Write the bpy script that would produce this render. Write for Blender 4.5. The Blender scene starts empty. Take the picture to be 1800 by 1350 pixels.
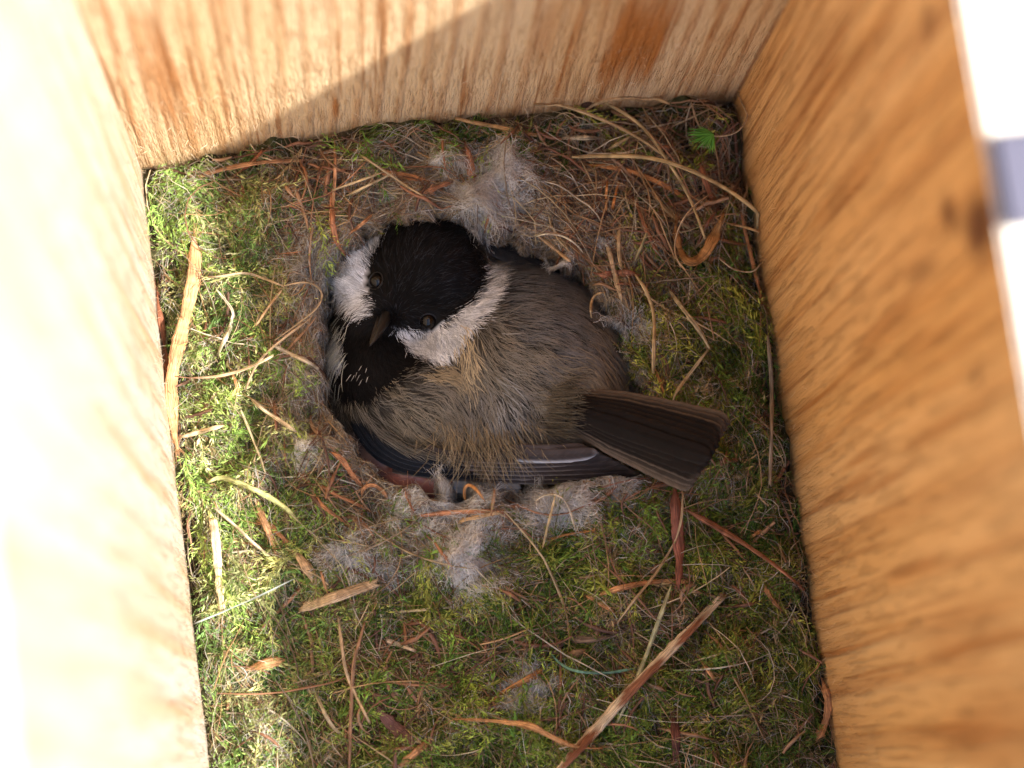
import bpy, math, random
import numpy as np
from mathutils import Matrix, Vector

rng = np.random.default_rng(7)
random.seed(7)
S = 0.01                      # everything below is written in centimetres
scene = bpy.context.scene

# ------------------------------------------------------------------ camera
F_PX = 4000.0
ROT = (0.1646, -0.0604, -0.1355)
CAM = np.array([2.664, -10.54, F_PX / 105.0])
W, FRONT, HR, HL = 10.37, -16.5, 13.5, 21.0       # box width, depth, wall heights (cm, above the nest)

def rotm(a):
    x, y, z = a
    cx, sx, cy, sy, cz, sz = math.cos(x), math.sin(x), math.cos(y), math.sin(y), math.cos(z), math.sin(z)
    Rx = np.array([[1, 0, 0], [0, cx, -sx], [0, sx, cx]])
    Ry = np.array([[cy, 0, sy], [0, 1, 0], [-sy, 0, cy]])
    Rz = np.array([[cz, -sz, 0], [sz, cz, 0], [0, 0, 1]])
    return Rz @ Ry @ Rx
MC = rotm(ROT)

def ray(px, py):
    px = np.asarray(px, float); py = np.asarray(py, float)
    d = np.stack([(px - 900) / F_PX, (675 - py) / F_PX, -np.ones_like(px)], -1)
    return d @ MC.T
def unproj(px, py, z=0.0):
    d = ray(px, py)
    t = (np.asarray(z, float) - CAM[2]) / d[..., 2]
    return CAM + d * t[..., None]
def topx(P):
    q = (P - CAM) @ MC
    return 900 + F_PX * q[..., 0] / -q[..., 2], 675 - F_PX * q[..., 1] / -q[..., 2]

cam = bpy.data.objects.new('camera', bpy.data.cameras.new('camera'))
scene.collection.objects.link(cam)
cam.matrix_world = Matrix.Translation(Vector(CAM * S)) @ Matrix([list(r) for r in MC]).to_4x4()
cam.data.sensor_width = 36; cam.data.lens = 36 * F_PX / 1800
cam.data.clip_start = 0.005; cam.data.clip_end = 50
cam.data.dof.use_dof = True
cam.data.dof.focus_distance = (CAM[2] - 0.7) / math.cos(0.175) * S
cam.data.dof.aperture_fstop = 10.5
scene.camera = cam

# ------------------------------------------------------------------ light
def on_back(px, py):          # point of the inner back wall (y = 0)
    d = ray(px, py); t = (0 - CAM[1]) / d[1]
    return CAM + d * t
sh = on_back(668, 101)
inc = np.array([sh[0] - W, 3.1, sh[2] - HR])     # light travels this way
inc = inc / np.linalg.norm(inc)
to_sun = Vector(-inc)
elev = math.asin(to_sun.z); azim = math.atan2(to_sun.x, to_sun.y)
world = bpy.data.worlds.new('World'); scene.world = world; world.use_nodes = True
wn = world.node_tree
sky = wn.nodes.new('ShaderNodeTexSky'); sky.sky_type = 'NISHITA'; sky.sun_disc = False
sky.sun_elevation = elev; sky.sun_rotation = azim
wn.links.new(sky.outputs[0], wn.nodes['Background'].inputs[0])
wn.nodes['Background'].inputs[1].default_value = 0.15
sun = bpy.data.objects.new('sun', bpy.data.lights.new('sun', 'SUN'))
scene.collection.objects.link(sun)
sun.data.energy = 3.9; sun.data.angle = math.radians(1.5); sun.data.color = (1, .97, .92)
sun.rotation_euler = to_sun.to_track_quat('Z', 'Y').to_euler()
sun.location = to_sun * 1.0
vs = scene.view_settings
vs.view_transform = 'Standard'; vs.look = 'None'; vs.exposure = 1.48; vs.gamma = 1
vs.use_curve_mapping = False
scene.cycles.max_bounces = 10; scene.cycles.diffuse_bounces = 6
scene.cycles.use_denoising = True

# ------------------------------------------------------------------ helpers
def nrm(a):
    return a / np.maximum(np.linalg.norm(a, axis=-1, keepdims=True), 1e-9)

class Noise2:
    def __init__(s, scale, n=24, seed=0):
        r = np.random.default_rng(seed)
        a = r.uniform(0, 2 * np.pi, n); f = r.uniform(.5, 1.6, n) / scale * 2 * np.pi
        s.k = np.stack([np.cos(a) * f, np.sin(a) * f], 0); s.p = r.uniform(0, 2 * np.pi, n); s.n = n
    def __call__(s, x, y):
        x = np.asarray(x, float); y = np.asarray(y, float)
        return np.sin(x[..., None] * s.k[0] + y[..., None] * s.k[1] + s.p).sum(-1) / math.sqrt(s.n / 2)

def build(name, V, Q, mat, parent=None, col=None, st=None, smooth=True, tris=None):
    """one mesh object from numpy arrays (cm); Q quads, tris triangles"""
    V = np.asarray(V, float).reshape(-1, 3)
    me = bpy.data.meshes.new(name)
    me.vertices.add(len(V)); me.vertices.foreach_set('co', (V * S).ravel())
    Q = np.zeros((0, 4), int) if Q is None else np.asarray(Q, int).reshape(-1, 4)
    T = np.zeros((0, 3), int) if tris is None else np.asarray(tris, int).reshape(-1, 3)
    loops = np.concatenate([Q.ravel(), T.ravel()])
    me.loops.add(len(loops)); me.loops.foreach_set('vertex_index', loops.astype(np.int32))
    starts = np.concatenate([np.arange(len(Q)) * 4, len(Q) * 4 + np.arange(len(T)) * 3])
    me.polygons.add(len(starts)); me.polygons.foreach_set('loop_start', starts.astype(np.int32))
    me.update(calc_edges=True)
    me.polygons.foreach_set('use_smooth', np.full(len(starts), smooth))
    if col is not None:
        col = np.clip(np.asarray(col, float).reshape(-1, 3), 0, 1)
        a = me.color_attributes.new('Col', 'FLOAT_COLOR', 'POINT')
        a.data.foreach_set('color', np.concatenate([col, np.ones((len(col), 1))], 1).ravel())
    if st is not None:
        a = me.attributes.new('st', 'FLOAT_VECTOR', 'POINT')
        a.data.foreach_set('vector', np.asarray(st, float).reshape(-1, 3).ravel())
    me.validate(); me.update()
    o = bpy.data.objects.new(name, me); scene.collection.objects.link(o)
    if isinstance(mat, (list, tuple)):
        for m in mat: me.materials.append(m)
    else: me.materials.append(mat)
    if parent is not None:
        o.parent = parent
        o.matrix_parent_inverse = parent.matrix_world.inverted()
    return o

def tag(o, label=None, cat=None, group=None, kind=None):
    if label: o['label'] = label
    if cat: o['category'] = cat
    if group: o['group'] = group
    if kind: o['kind'] = kind
    return o

def empty(name, loc):
    o = bpy.data.objects.new(name, None); scene.collection.objects.link(o)
    o.location = Vector(loc) * S; o.empty_display_size = .01
    o.matrix_world = Matrix.Translation(Vector(loc) * S)
    return o

def strands(P, R, C, up=None, sides=2, st0=None):
    N, K, _ = P.shape
    T = nrm(np.gradient(P, axis=1))
    if up is None: up = nrm(rng.normal(size=(N, 1, 3)))
    elif up.ndim == 2: up = up[:, None, :]
    Sd = nrm(np.cross(T, np.broadcast_to(up, T.shape)))
    U = np.cross(Sd, T)
    R = np.broadcast_to(R, (N, K))[..., None]
    if sides == 2: ring = [P - Sd * R, P + Sd * R]
    else:
        ring = [P + (Sd * math.cos(a) + U * math.sin(a)) * R for a in np.arange(sides) * 2 * np.pi / sides]
    V = np.stack(ring, 2).reshape(-1, 3); m = len(ring)
    C = np.asarray(C, float)
    if C.ndim == 2: C = C[:, None, :]
    C = np.repeat(np.broadcast_to(C, (N, K, 3))[:, :, None, :], m, 2).reshape(-1, 3)
    base = (np.arange(N) * K * m)[:, None, None] + (np.arange(K - 1) * m)[None, :, None]
    j = np.arange(1 if m == 2 else m); j2 = (j + 1) % m
    Q = np.stack([base + j, base + j2, base + m + j2, base + m + j], -1).reshape(-1, 4)
    return V, Q, C

def merge(parts):
    V, Q, C, off = [], [], [], 0
    for v, q, c in parts:
        V.append(v); Q.append(q + off); C.append(c); off += len(v)
    return np.concatenate(V), np.concatenate(Q), np.concatenate(C)

def smooth_line(pts, n):
    p = np.asarray(pts, float)
    if len(p) > 2:
        for _ in range(3):
            q = np.empty((2 * len(p), p.shape[1])); q[0::2] = p * .75 + np.roll(p, -1, 0) * .25; q[1::2] = p * .25 + np.roll(p, -1, 0) * .75
            q = q[:-2]; p = np.concatenate([p[:1], q, p[-1:]])
    s = np.concatenate([[0], np.cumsum(np.linalg.norm(np.diff(p, axis=0), axis=1))])
    t = np.linspace(0, s[-1], n)
    return np.stack([np.interp(t, s, p[:, i]) for i in range(p.shape[1])], -1)

def in_poly(x, y, poly):
    poly = np.asarray(poly, float); c = np.zeros(np.shape(x), bool)
    for (x1, y1), (x2, y2) in zip(poly, np.roll(poly, -1, 0)):
        if y1 == y2: continue
        c ^= ((y1 > y) != (y2 > y)) & (x < (x2 - x1) * (y - y1) / (y2 - y1) + x1)
    return c
def sdist(x, y, poly):        # + outside
    poly = np.asarray(poly, float); d = np.full(np.shape(x), 1e9)
    for a, b in zip(poly, np.roll(poly, -1, 0)):
        e = b - a; L = (e ** 2).sum()
        t = np.clip(((x - a[0]) * e[0] + (y - a[1]) * e[1]) / L, 0, 1)
        d = np.minimum(d, np.hypot(x - a[0] - t * e[0], y - a[1] - t * e[1]))
    return np.where(in_poly(x, y, poly), -d, d)

# ------------------------------------------------------------------ materials
def mat_new(name):
    m = bpy.data.materials.new(name); m.use_nodes = True
    nt = m.node_tree; return m, nt, nt.nodes['Principled BSDF'], nt.links
def N(nt, t, **k):
    n = nt.nodes.new(t)
    for a, b in k.items(): setattr(n, a, b)
    return n
def fibre_mat(name, rough=.7, transl=0.0, var=.25, scale=900, spec=.25, streak=False, sheen=0.0):
    m, nt, b, L = mat_new(name)
    at = N(nt, 'ShaderNodeAttribute', attribute_name='Col')
    if streak:
        s = N(nt, 'ShaderNodeAttribute', attribute_name='st')
        mp = N(nt, 'ShaderNodeMapping'); mp.inputs['Scale'].default_value = (2.2, 70, 1)
        L.new(s.outputs['Vector'], mp.inputs[0])
        nz = N(nt, 'ShaderNodeTexNoise'); nz.inputs['Scale'].default_value = 1; nz.inputs['Detail'].default_value = 5
        L.new(mp.outputs[0], nz.inputs[0])
    else:
        tc = N(nt, 'ShaderNodeTexCoord')
        nz = N(nt, 'ShaderNodeTexNoise'); nz.inputs['Scale'].default_value = scale; nz.inputs['Detail'].default_value = 3
        L.new(tc.outputs['Object'], nz.inputs[0])
    mr = N(nt, 'ShaderNodeMapRange'); mr.inputs[1].default_value = .3; mr.inputs[2].default_value = .7
    mr.inputs[3].default_value = 1 - var; mr.inputs[4].default_value = 1 + var
    L.new(nz.outputs[0], mr.inputs[0])
    mx = N(nt, 'ShaderNodeVectorMath', operation='SCALE')
    L.new(at.outputs['Color'], mx.inputs[0]); L.new(mr.outputs[0], mx.inputs['Scale'])
    L.new(mx.outputs[0], b.inputs['Base Color'])
    b.inputs['Roughness'].default_value = rough; b.inputs['Specular IOR Level'].default_value = spec
    if streak:
        bp = N(nt, 'ShaderNodeBump'); bp.inputs['Strength'].default_value = .6; bp.inputs['Distance'].default_value = .0003
        L.new(nz.outputs[0], bp.inputs['Height']); L.new(bp.outputs[0], b.inputs['Normal'])
    if sheen: b.inputs['Sheen Weight'].default_value = sheen
    if transl:
        tr = N(nt, 'ShaderNodeBsdfTranslucent'); ms = N(nt, 'ShaderNodeMixShader'); ms.inputs[0].default_value = transl
        L.new(mx.outputs[0], tr.inputs[0]); L.new(b.outputs[0], ms.inputs[1]); L.new(tr.outputs[0], ms.inputs[2])
        L.new(ms.outputs[0], nt.nodes['Material Output'].inputs[0])
    return m

M_MOSS = fibre_mat('moss', .6, .3, .3, 300)
M_FIB = fibre_mat('dry_fibre', .55, .12, .3, 500, .35)
M_WOOL = fibre_mat('wool', .7, .3, .1, 300, .2)
M_BARK = fibre_mat('bark', .7, .05, .7, streak=True)
M_FEATH = fibre_mat('feather', .6, .05, .18, 400, .1)
M_FLIGHT = fibre_mat('flight_feather', .55, .03, .28, spec=.14, streak=True)
M_SKIN = fibre_mat('bare_skin', .35, 0, .2, 260, .5)
M_BASE = fibre_mat('felt', .9, 0, .6, 420, .1)

def wood_mat(name, axis, seed, light, mid, dark, streak_w=2.2, fuzz=1.0, knots=(), streakf=(.55, .72), stains=(), bendk=20.0, ringamt=.8, thin=.5, zk=1.0):
    """axis = horizontal axis of the panel (0: x, 1: y); grain runs up along z"""
    m, nt, b, L = mat_new(name)
    tc = N(nt, 'ShaderNodeTexCoord')
    sp = N(nt, 'ShaderNodeSeparateXYZ'); L.new(tc.outputs['Object'], sp.inputs[0])
    h = sp.outputs[axis]; z = sp.outputs[2]
    def mul(a, k):
        n = N(nt, 'ShaderNodeMath', operation='MULTIPLY'); L.new(a, n.inputs[0]); n.inputs[1].default_value = k; return n.outputs[0]
    def noise(kx, kz, off, det=4, rough=.55):
        cb = N(nt, 'ShaderNodeCombineXYZ'); L.new(mul(h, kx), cb.inputs[0]); L.new(mul(z, kz * zk), cb.inputs[1]); cb.inputs[2].default_value = off
        n = N(nt, 'ShaderNodeTexNoise'); n.inputs['Scale'].default_value = 1; n.inputs['Detail'].default_value = det; n.inputs['Roughness'].default_value = rough
        L.new(cb.outputs[0], n.inputs[0]); return n.outputs[0]
    def ramp(src, a, c):
        r = N(nt, 'ShaderNodeMapRange'); r.interpolation_type = 'SMOOTHSTEP'; r.inputs[1].default_value = a; r.inputs[2].default_value = c
        L.new(src, r.inputs[0]); return r.outputs[0]
    def mix(f, a, c):
        x = N(nt, 'ShaderNodeMix', data_type='RGBA')
        if isinstance(f, float): x.inputs[0].default_value = f
        else: L.new(f, x.inputs[0])
        for k, v in ((6, a), (7, c)):
            if isinstance(v, tuple): x.inputs[k].default_value = (*v, 1)
            else: L.new(v, x.inputs[k])
        return x.outputs[2]
    def op(o, a, c):
        n = N(nt, 'ShaderNodeMath', operation=o)
        for k, v in ((0, a), (1, c)):
            if isinstance(v, (int, float)): n.inputs[k].default_value = v
            else: L.new(v, n.inputs[k])
        return n.outputs[0]
    broad = noise(45, 9, seed, 3)
    # growth rings: a wave along h, bent by slow noise
    bend = noise(25, 6, seed + 3, 2)
    wv = N(nt, 'ShaderNodeMath', operation='SINE')
    L.new(op('ADD', mul(h, 100 * 2 * math.pi * streak_w), op('MULTIPLY', bend, bendk)), wv.inputs[0])
    rings = ramp(wv.outputs[0], .1, 1.0)
    st1 = ramp(noise(330, 26, seed + 7, 3), *streakf)
    st2 = ramp(noise(150, 14, seed + 11, 2), .56, .74)
    fine = noise(2600, 500, seed + 17, 2)
    spk = ramp(noise(2200, 1500, seed + 23, 2), .55, .8)
    c = mix(ramp(broad, .3, .7), light, mid)
    c = mix(op('MULTIPLY', op('MULTIPLY', rings, ramp(noise(60, 22, seed + 5), .3, .6)), ringamt), c, dark)
    c = mix(op('MULTIPLY', st1, .7), c, dark)
    c = mix(op('MULTIPLY', st2, .45), c, dark)
    c = mix(op('MULTIPLY', ramp(noise(720, 22, seed + 41, 2), .57, .66), thin), c, (dark[0] * .8, dark[1] * .75, dark[2] * .7))
    for (kh, kz, rh, rz, amt) in knots:
        dh = op('DIVIDE', op('SUBTRACT', h, kh * S), rh * S); dz = op('DIVIDE', op('SUBTRACT', z, kz * S), rz * S)
        d = op('SQRT', op('ADD', op('MULTIPLY', dh, dh), op('MULTIPLY', dz, dz)), 0.0)
        d = op('ADD', d, op('MULTIPLY', op('SUBTRACT', noise(220, 140, kh, 3), .5), 1.0))
        k = ramp(d, 1.0, .15)
        c = mix(op('MULTIPLY', k, amt), c, (dark[0] * .28, dark[1] * .2, dark[2] * .2))
    for (kh, kz, rh, rz, amt) in stains:
        dh = op('DIVIDE', op('SUBTRACT', h, kh * S), rh * S); dz = op('DIVIDE', op('SUBTRACT', z, kz * S), rz * S)
        d = op('SQRT', op('ADD', op('MULTIPLY', dh, dh), op('MULTIPLY', dz, dz)), 0.0)
        d = op('ADD', d, op('MULTIPLY', op('SUBTRACT', noise(300, 40, kh + 5, 3), .5), 1.2))
        c = mix(op('MULTIPLY', ramp(d, 1.1, .3), amt), c, dark)
    saw = ramp(noise(900, 170, seed + 31, 4, .7), .5, .68)
    c = mix(op('MULTIPLY', saw, .42 * fuzz), c, (dark[0] * .9, dark[1] * .95, dark[2]))
    c = mix(op('MULTIPLY', spk, .35 * fuzz), c, (min(1, light[0] * 1.12), light[1] * 1.12, light[2] * 1.15))
    L.new(c, b.inputs['Base Color'])
    b.inputs['Roughness'].default_value = .62; b.inputs['Specular IOR Level'].default_value = .3
    bp = N(nt, 'ShaderNodeBump'); bp.inputs['Strength'].default_value = .8; bp.inputs['Distance'].default_value = .0008
    hh = op('ADD', op('MULTIPLY', fine, 1.1 * fuzz), op('MULTIPLY', op('ADD', op('ADD', rings, st1), saw), .5))
    L.new(hh, bp.inputs['Height']); L.new(bp.outputs[0], b.inputs['Normal'])
    return m

# ------------------------------------------------------------------ nest surface
HOLE_PX = [(575, 480), (610, 430), (660, 400), (720, 386), (800, 386), (884, 402), (958, 424), (1024, 462), (1060, 518),
           (1090, 580), (1112, 650), (1150, 720), (1180, 790), (1150, 838), (1060, 850), (960, 862), (880, 876), (800, 884), (720, 872),
           (650, 838), (600, 780), (572, 715), (556, 640), (556, 550)]
_h = unproj(*np.array(HOLE_PX).T, .45)[:, :2]
HOLE = smooth_line(np.concatenate([_h, _h[:1]]), 60)[:-1]
n1, n2, n3 = Noise2(3.5, seed=1), Noise2(1.3, seed=2), Noise2(.45, seed=3)
def holed(x, y): return sdist(x, y, HOLE)
def ground(x, y, d=None):
    if d is None: d = holed(x, y)
    d = d + .07 * n3(x * .8, y * .8)
    out = .55 * np.exp(-np.maximum(d, 0) ** 2 / 1.7) + .09 * n1(x, y) + .13 * n2(x, y) + .055 * n3(x, y) - .12
    corner = -.12 * np.exp(-np.minimum(np.minimum(x, W - x), -y) / .4)
    out = out + corner + .95 * np.exp(-((x - 4.4) / 2.6) ** 2) * np.exp(y / .8) + .35 * np.exp(-((x - 8) / 2) ** 2) * np.exp(y / .8)
    t = np.clip(-d / 1.1, 0, 1)
    return np.where(d > 0, out, out - 3.2 * (1 - (1 - t) ** 2))

gx, gy = np.meshgrid(np.linspace(0, W, 230), np.linspace(0, FRONT, 290), indexing='ij')
gd = holed(gx, gy); gz = ground(gx, gy, gd)
V = np.stack([gx, gy, gz], -1).reshape(-1, 3)
ii = np.arange(230 * 290).reshape(230, 290)
Q = np.stack([ii[:-1, :-1], ii[:-1, 1:], ii[1:, 1:], ii[1:, :-1]], -1).reshape(-1, 4)
mixf = np.clip(.5 + .35 * n2(gx, gy), 0, 1)[..., None]
gc = np.array([.05, .05, .02]) * mixf + np.array([.075, .048, .026]) * (1 - mixf)
ring = np.exp(-(np.maximum(gd, 0) / .8) ** 2)[..., None]
gc = gc * (1 - ring * .7) + np.array([.17, .13, .095]) * ring * .7
nest = empty('bird_nest', (W / 2, -6, 0))
tag(nest, 'cup-shaped moss and grass nest filling the bottom of the wooden box, bird sitting in it', 'nest')
base = build('felted_base', V, Q[:, ::-1], M_BASE, nest, gc.reshape(-1, 3))

# ------------------------------------------------------------------ nest box
box = empty('nest_box', (W / 2, FRONT / 2, -6))
tag(box, 'open pale pine nest box of rough sawn boards seen from above', 'nest box')
PINE_L, PINE_M, PINE_D = (.80, .62, .41), (.68, .43, .21), (.42, .17, .04)
def board(name, lo, hi, mat, label=None, seed=0):
    lo = np.array(lo, float); hi = np.array(hi, float)
    import bmesh
    bm = bmesh.new(); bmesh.ops.create_cube(bm, size=1)
    for v in bm.verts:
        v.co = Vector([(lo[i] + hi[i]) / 2 + v.co[i] * (hi[i] - lo[i]) for i in range(3)]) * S
    bmesh.ops.bevel(bm, geom=list(bm.edges), offset=.0007, segments=2, affect='EDGES')
    me = bpy.data.meshes.new(name); bm.to_mesh(me); bm.free()
    o = bpy.data.objects.new(name, me); scene.collection.objects.link(o)
    me.materials.append(mat); o.parent = box; o.matrix_parent_inverse = box.matrix_world.inverted()
    if label: o['label'] = label
    return o
TH = 1.9
def wall_pt(axis, val, px, py):
    d = ray(px, py); t = (val - CAM[axis]) / d[axis]; return CAM + d * t
kn = []
for (px, py, rh, rz, a) in [(1668, 372, .38, .55, .8), (1722, 400, .55, 1.0, .95), (1620, 480, .30, 1.3, .55), (1718, 662, .22, .3, .7), (1632, 40, .3, .5, .5)]:
    q = wall_pt(0, W, px, py); kn.append((q[1], q[2], rh, rz, a))
klf = []
for (px, py, rh, rz, a) in [(150, 930, .5, .8, .35), (210, 1040, .3, .7, .3)]:
    q = wall_pt(0, 0, px, py); klf.append((q[1], q[2], rh, rz, a))
stb = []
for (px, py, rh, rz, a) in [(1110, 70, .6, 3.2, 1.0), (1060, 120, .12, 1.4, .9), (1150, 90, .10, 1.8, .9), (275, 140, .3, 2.2, .55), (250, 60, .25, 1.5, .5), (590, 190, .09, 1.1, .9), (960, 60, .2, 2.2, .5)]:
    q = wall_pt(1, 0, px, py); stb.append((q[0], q[2], rh, rz, a))
strt = []
for (px, py, rh, rz, a) in [(1560, 560, .14, 2.4, .5), (1700, 1120, .5, 3.6, .4), (1600, 1000, .14, 2.4, .6), (1760, 1290, .8, 3.4, .45), (1520, 800, .12, 1.8, .5), (1640, 760, .12, 2.4, .45), (1440, 130, .3, 2.0, .3), (1480, 330, .2, 2.6, .35)]:
    q = wall_pt(0, W, px, py); strt.append((q[1], q[2], rh, rz, a))
M_BACK = wood_mat('pine_back', 0, 2.0, (.78, .58, .35), (.72, .46, .22), (.44, .16, .035), 2.6, 1.0, stains=stb, bendk=22.0, ringamt=.45, thin=.7, zk=.45)
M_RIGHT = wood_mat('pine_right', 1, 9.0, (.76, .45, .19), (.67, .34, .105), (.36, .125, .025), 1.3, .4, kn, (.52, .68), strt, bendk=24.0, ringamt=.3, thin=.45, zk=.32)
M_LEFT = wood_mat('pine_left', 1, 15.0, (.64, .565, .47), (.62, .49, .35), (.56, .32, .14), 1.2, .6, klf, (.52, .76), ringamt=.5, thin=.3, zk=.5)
M_FRONTW = wood_mat('pine_front', 0, 21.0, (.80, .58, .34), (.72, .45, .2), (.45, .19, .05), 2.0, .8)
M_SUN_END, nt, b, L = mat_new('sun_paled_end_grain'); b.inputs['Base Color'].default_value = (.80, .72, .58, 1); b.inputs['Roughness'].default_value = .8  # end grain of the board tops, paled to read as blown out by sun
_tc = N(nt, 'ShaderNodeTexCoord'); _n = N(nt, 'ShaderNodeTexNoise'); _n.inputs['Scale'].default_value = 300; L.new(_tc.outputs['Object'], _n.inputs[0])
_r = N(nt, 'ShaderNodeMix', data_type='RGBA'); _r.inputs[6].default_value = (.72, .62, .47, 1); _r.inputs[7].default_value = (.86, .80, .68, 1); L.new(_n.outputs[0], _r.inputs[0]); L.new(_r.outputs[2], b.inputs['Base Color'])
backp = board('back_panel', (-TH, 0, -6), (W + TH, TH, 22), M_BACK)
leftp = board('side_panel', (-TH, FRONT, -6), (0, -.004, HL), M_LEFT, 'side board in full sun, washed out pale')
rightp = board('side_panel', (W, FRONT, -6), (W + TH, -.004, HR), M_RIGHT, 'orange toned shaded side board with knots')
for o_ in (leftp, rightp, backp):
    o_.data.materials.append(M_SUN_END)
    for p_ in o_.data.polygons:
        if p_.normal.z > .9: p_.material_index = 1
board('front_panel', (-TH, FRONT - TH, -6), (W + TH, FRONT - .004, 3.0), M_FRONTW)
board('bottom_panel', (.004, FRONT + .004, -6), (W - .004, -.008, -5), M_FRONTW)

# unidentified blue-grey slab on the top edge of the shaded side board
M_SLAB, nt, b, L = mat_new('slab_grey'); b.inputs['Base Color'].default_value = (.115, .105, .135, 1); b.inputs['Roughness'].default_value = .45; b.inputs['Metallic'].default_value = .4
q0 = wall_pt(2, HR, 1745, 245); q1 = wall_pt(2, HR, 1752, 405)
hp = board('blue_grey_slab', (W + .03, q1[1], HR), (W + TH - .1, q0[1], HR + .25), M_SLAB, 'dull blue-grey slab on the sunlit top edge')

# raised wood fibres on the rough sawn faces
def fuzz(n, axis, val, sign, hrange, zmax, cols, parent, name='raised_fibres'):
    hh = rng.uniform(hrange[0], hrange[1], n); z = -.4 + rng.power(.6, n) * 0 + rng.exponential(zmax / 2.2, n)
    z = np.minimum(z, zmax)
    P0 = np.zeros((n, 3)); P0[:, axis] = val; P0[:, 1 - axis] = hh; P0[:, 2] = z
    K = 4; t = np.linspace(0, 1, K)[None, :, None]
    ln = rng.uniform(.04, .17, n)[:, None, None]
    dr = np.zeros((n, 3)); dr[:, axis] = sign * rng.uniform(.15, .6, n); dr[:, 1 - axis] = rng.normal(0, .35, n); dr[:, 2] = rng.normal(.5, .7, n)
    dr = nrm(dr)[:, None]; cv = nrm(rng.normal(size=(n, 3)))[:, None]
    cv[..., axis] = np.abs(cv[..., axis]) * sign
    P = P0[:, None] + dr * ln * t + cv * ln * .12 * t ** 2
    R = (rng.uniform(.002, .005, n)[:, None]) * np.linspace(1, .3, K)
    c = np.array(cols)[rng.integers(0, len(cols), n)] * rng.uniform(.8, 1.1, (n, 1))
    v, q, cc = strands(P, R, c)
    o = build(name, v, q, M_WOOL, parent, cc); o['kind'] = 'stuff'
fuzz(1700, 1, 0, -1, (0, W), 3.5, [(.8, .62, .4), (.72, .5, .28), (.85, .7, .5)], backp)
fuzz(1500, 0, W, -1, (FRONT, 0), 3.0, [(.8, .52, .25), (.72, .42, .16), (.82, .6, .34)], rightp)
fuzz(1300, 0, 0, 1, (FRONT, 0), 3.0, [(.8, .66, .48), (.74, .52, .3)], leftp)

# ------------------------------------------------------------------ nest material
def samp(n, dmin=.0, mask=None):
    out = np.zeros((0, 2))
    while len(out) < n:
        x = rng.uniform(.05, W - .05, n); y = rng.uniform(-14.5, -.03, n)
        k = holed(x, y) > dmin
        if mask is not None:
            px, py = topx(np.stack([x, y, np.full(n, .2)], -1)); k &= rng.uniform(size=n) < mask(px, py)
        out = np.concatenate([out, np.stack([x[k], y[k]], -1)])
    return out[:n]
def g(px, py, cx, cy, sx, sy): return np.exp(-((px - cx) / sx) ** 2 - ((py - cy) / sy) ** 2)
nm = Noise2(150, seed=9); nsm = Noise2(55, seed=19)
def moss_mask(px, py):
    m = 0.30 + 1.0 * (1 / (1 + np.exp((px - 500) / 30))) + 1.0 / (1 + np.exp(-(py - 1020) / 30)) \
        + .9 * g(px, py, 780, 225, 260, 60) + 1.1 * g(px, py, 1260, 700, 190, 260) + .9 * g(px, py, 1200, 970, 250, 110) + .25 * g(px, py, 1250, 250, 80, 80) \
        + .35 * g(px, py, 580, 900, 90, 90) + .3 * g(px, py, 900, 920, 150, 40)
    m -= .80 * g(px, py, 1130, 320, 200, 130) + .35 * g(px, py, 530, 400, 150, 120)
    P_ = unproj(px, py, .4); rn_ = np.exp(-(np.maximum(holed(P_[..., 0], P_[..., 1]), 0) / 1.05) ** 2)
    m = (m - .55 * rn_) * (1 + .45 * nm(px, py)) + .22 * nsm(px, py)
    return np.clip(m - .5 * g(px, py, 400, 1310, 90, 50) - .45 * g(px, py, 680, 1220, 60, 110) - .3 * g(px, py, 560, 1130, 90, 50), .04, 1)
def lay(XY, ang, ln, K, bend=.6, lift=(.02, .25), arch=.12, follow=1.0, wob=.0):
    """paths lying on the nest surface"""
    n = len(XY); s = np.linspace(-.5, .5, K)[None]
    kap = rng.normal(0, bend, n)[:, None]
    a = ang[:, None] + kap * s * 2 + wob * np.sin(s * rng.uniform(8, 20, n)[:, None] + rng.uniform(0, 6, n)[:, None])
    st = (ln / (K - 1))[:, None]
    x = np.cumsum(np.cos(a) * st, 1); y = np.cumsum(np.sin(a) * st, 1)
    x = x - x[:, K // 2:K // 2 + 1] + XY[:, :1]; y = y - y[:, K // 2:K // 2 + 1] + XY[:, 1:]
    d = holed(x, y)
    z = ground(x, y, d)
    zc = ground(XY[:, 0], XY[:, 1])[:, None]
    tilt = rng.normal(0, .12, n)[:, None]
    z = z * follow + (zc) * (1 - follow) + rng.uniform(lift[0], lift[1], n)[:, None] + arch * rng.uniform(-.3, 1, n)[:, None] * (1 - 4 * s ** 2) * ln[:, None] * .5 + tilt * s * ln[:, None]
    ok = (x.min(1) > .03) & (x.max(1) < W - .03) & (y.max(1) < -.03) & (y.min(1) > FRONT + .03) & (d.min(1) > -.22)
    return np.stack([x, y, z], -1)[ok], ok

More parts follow.
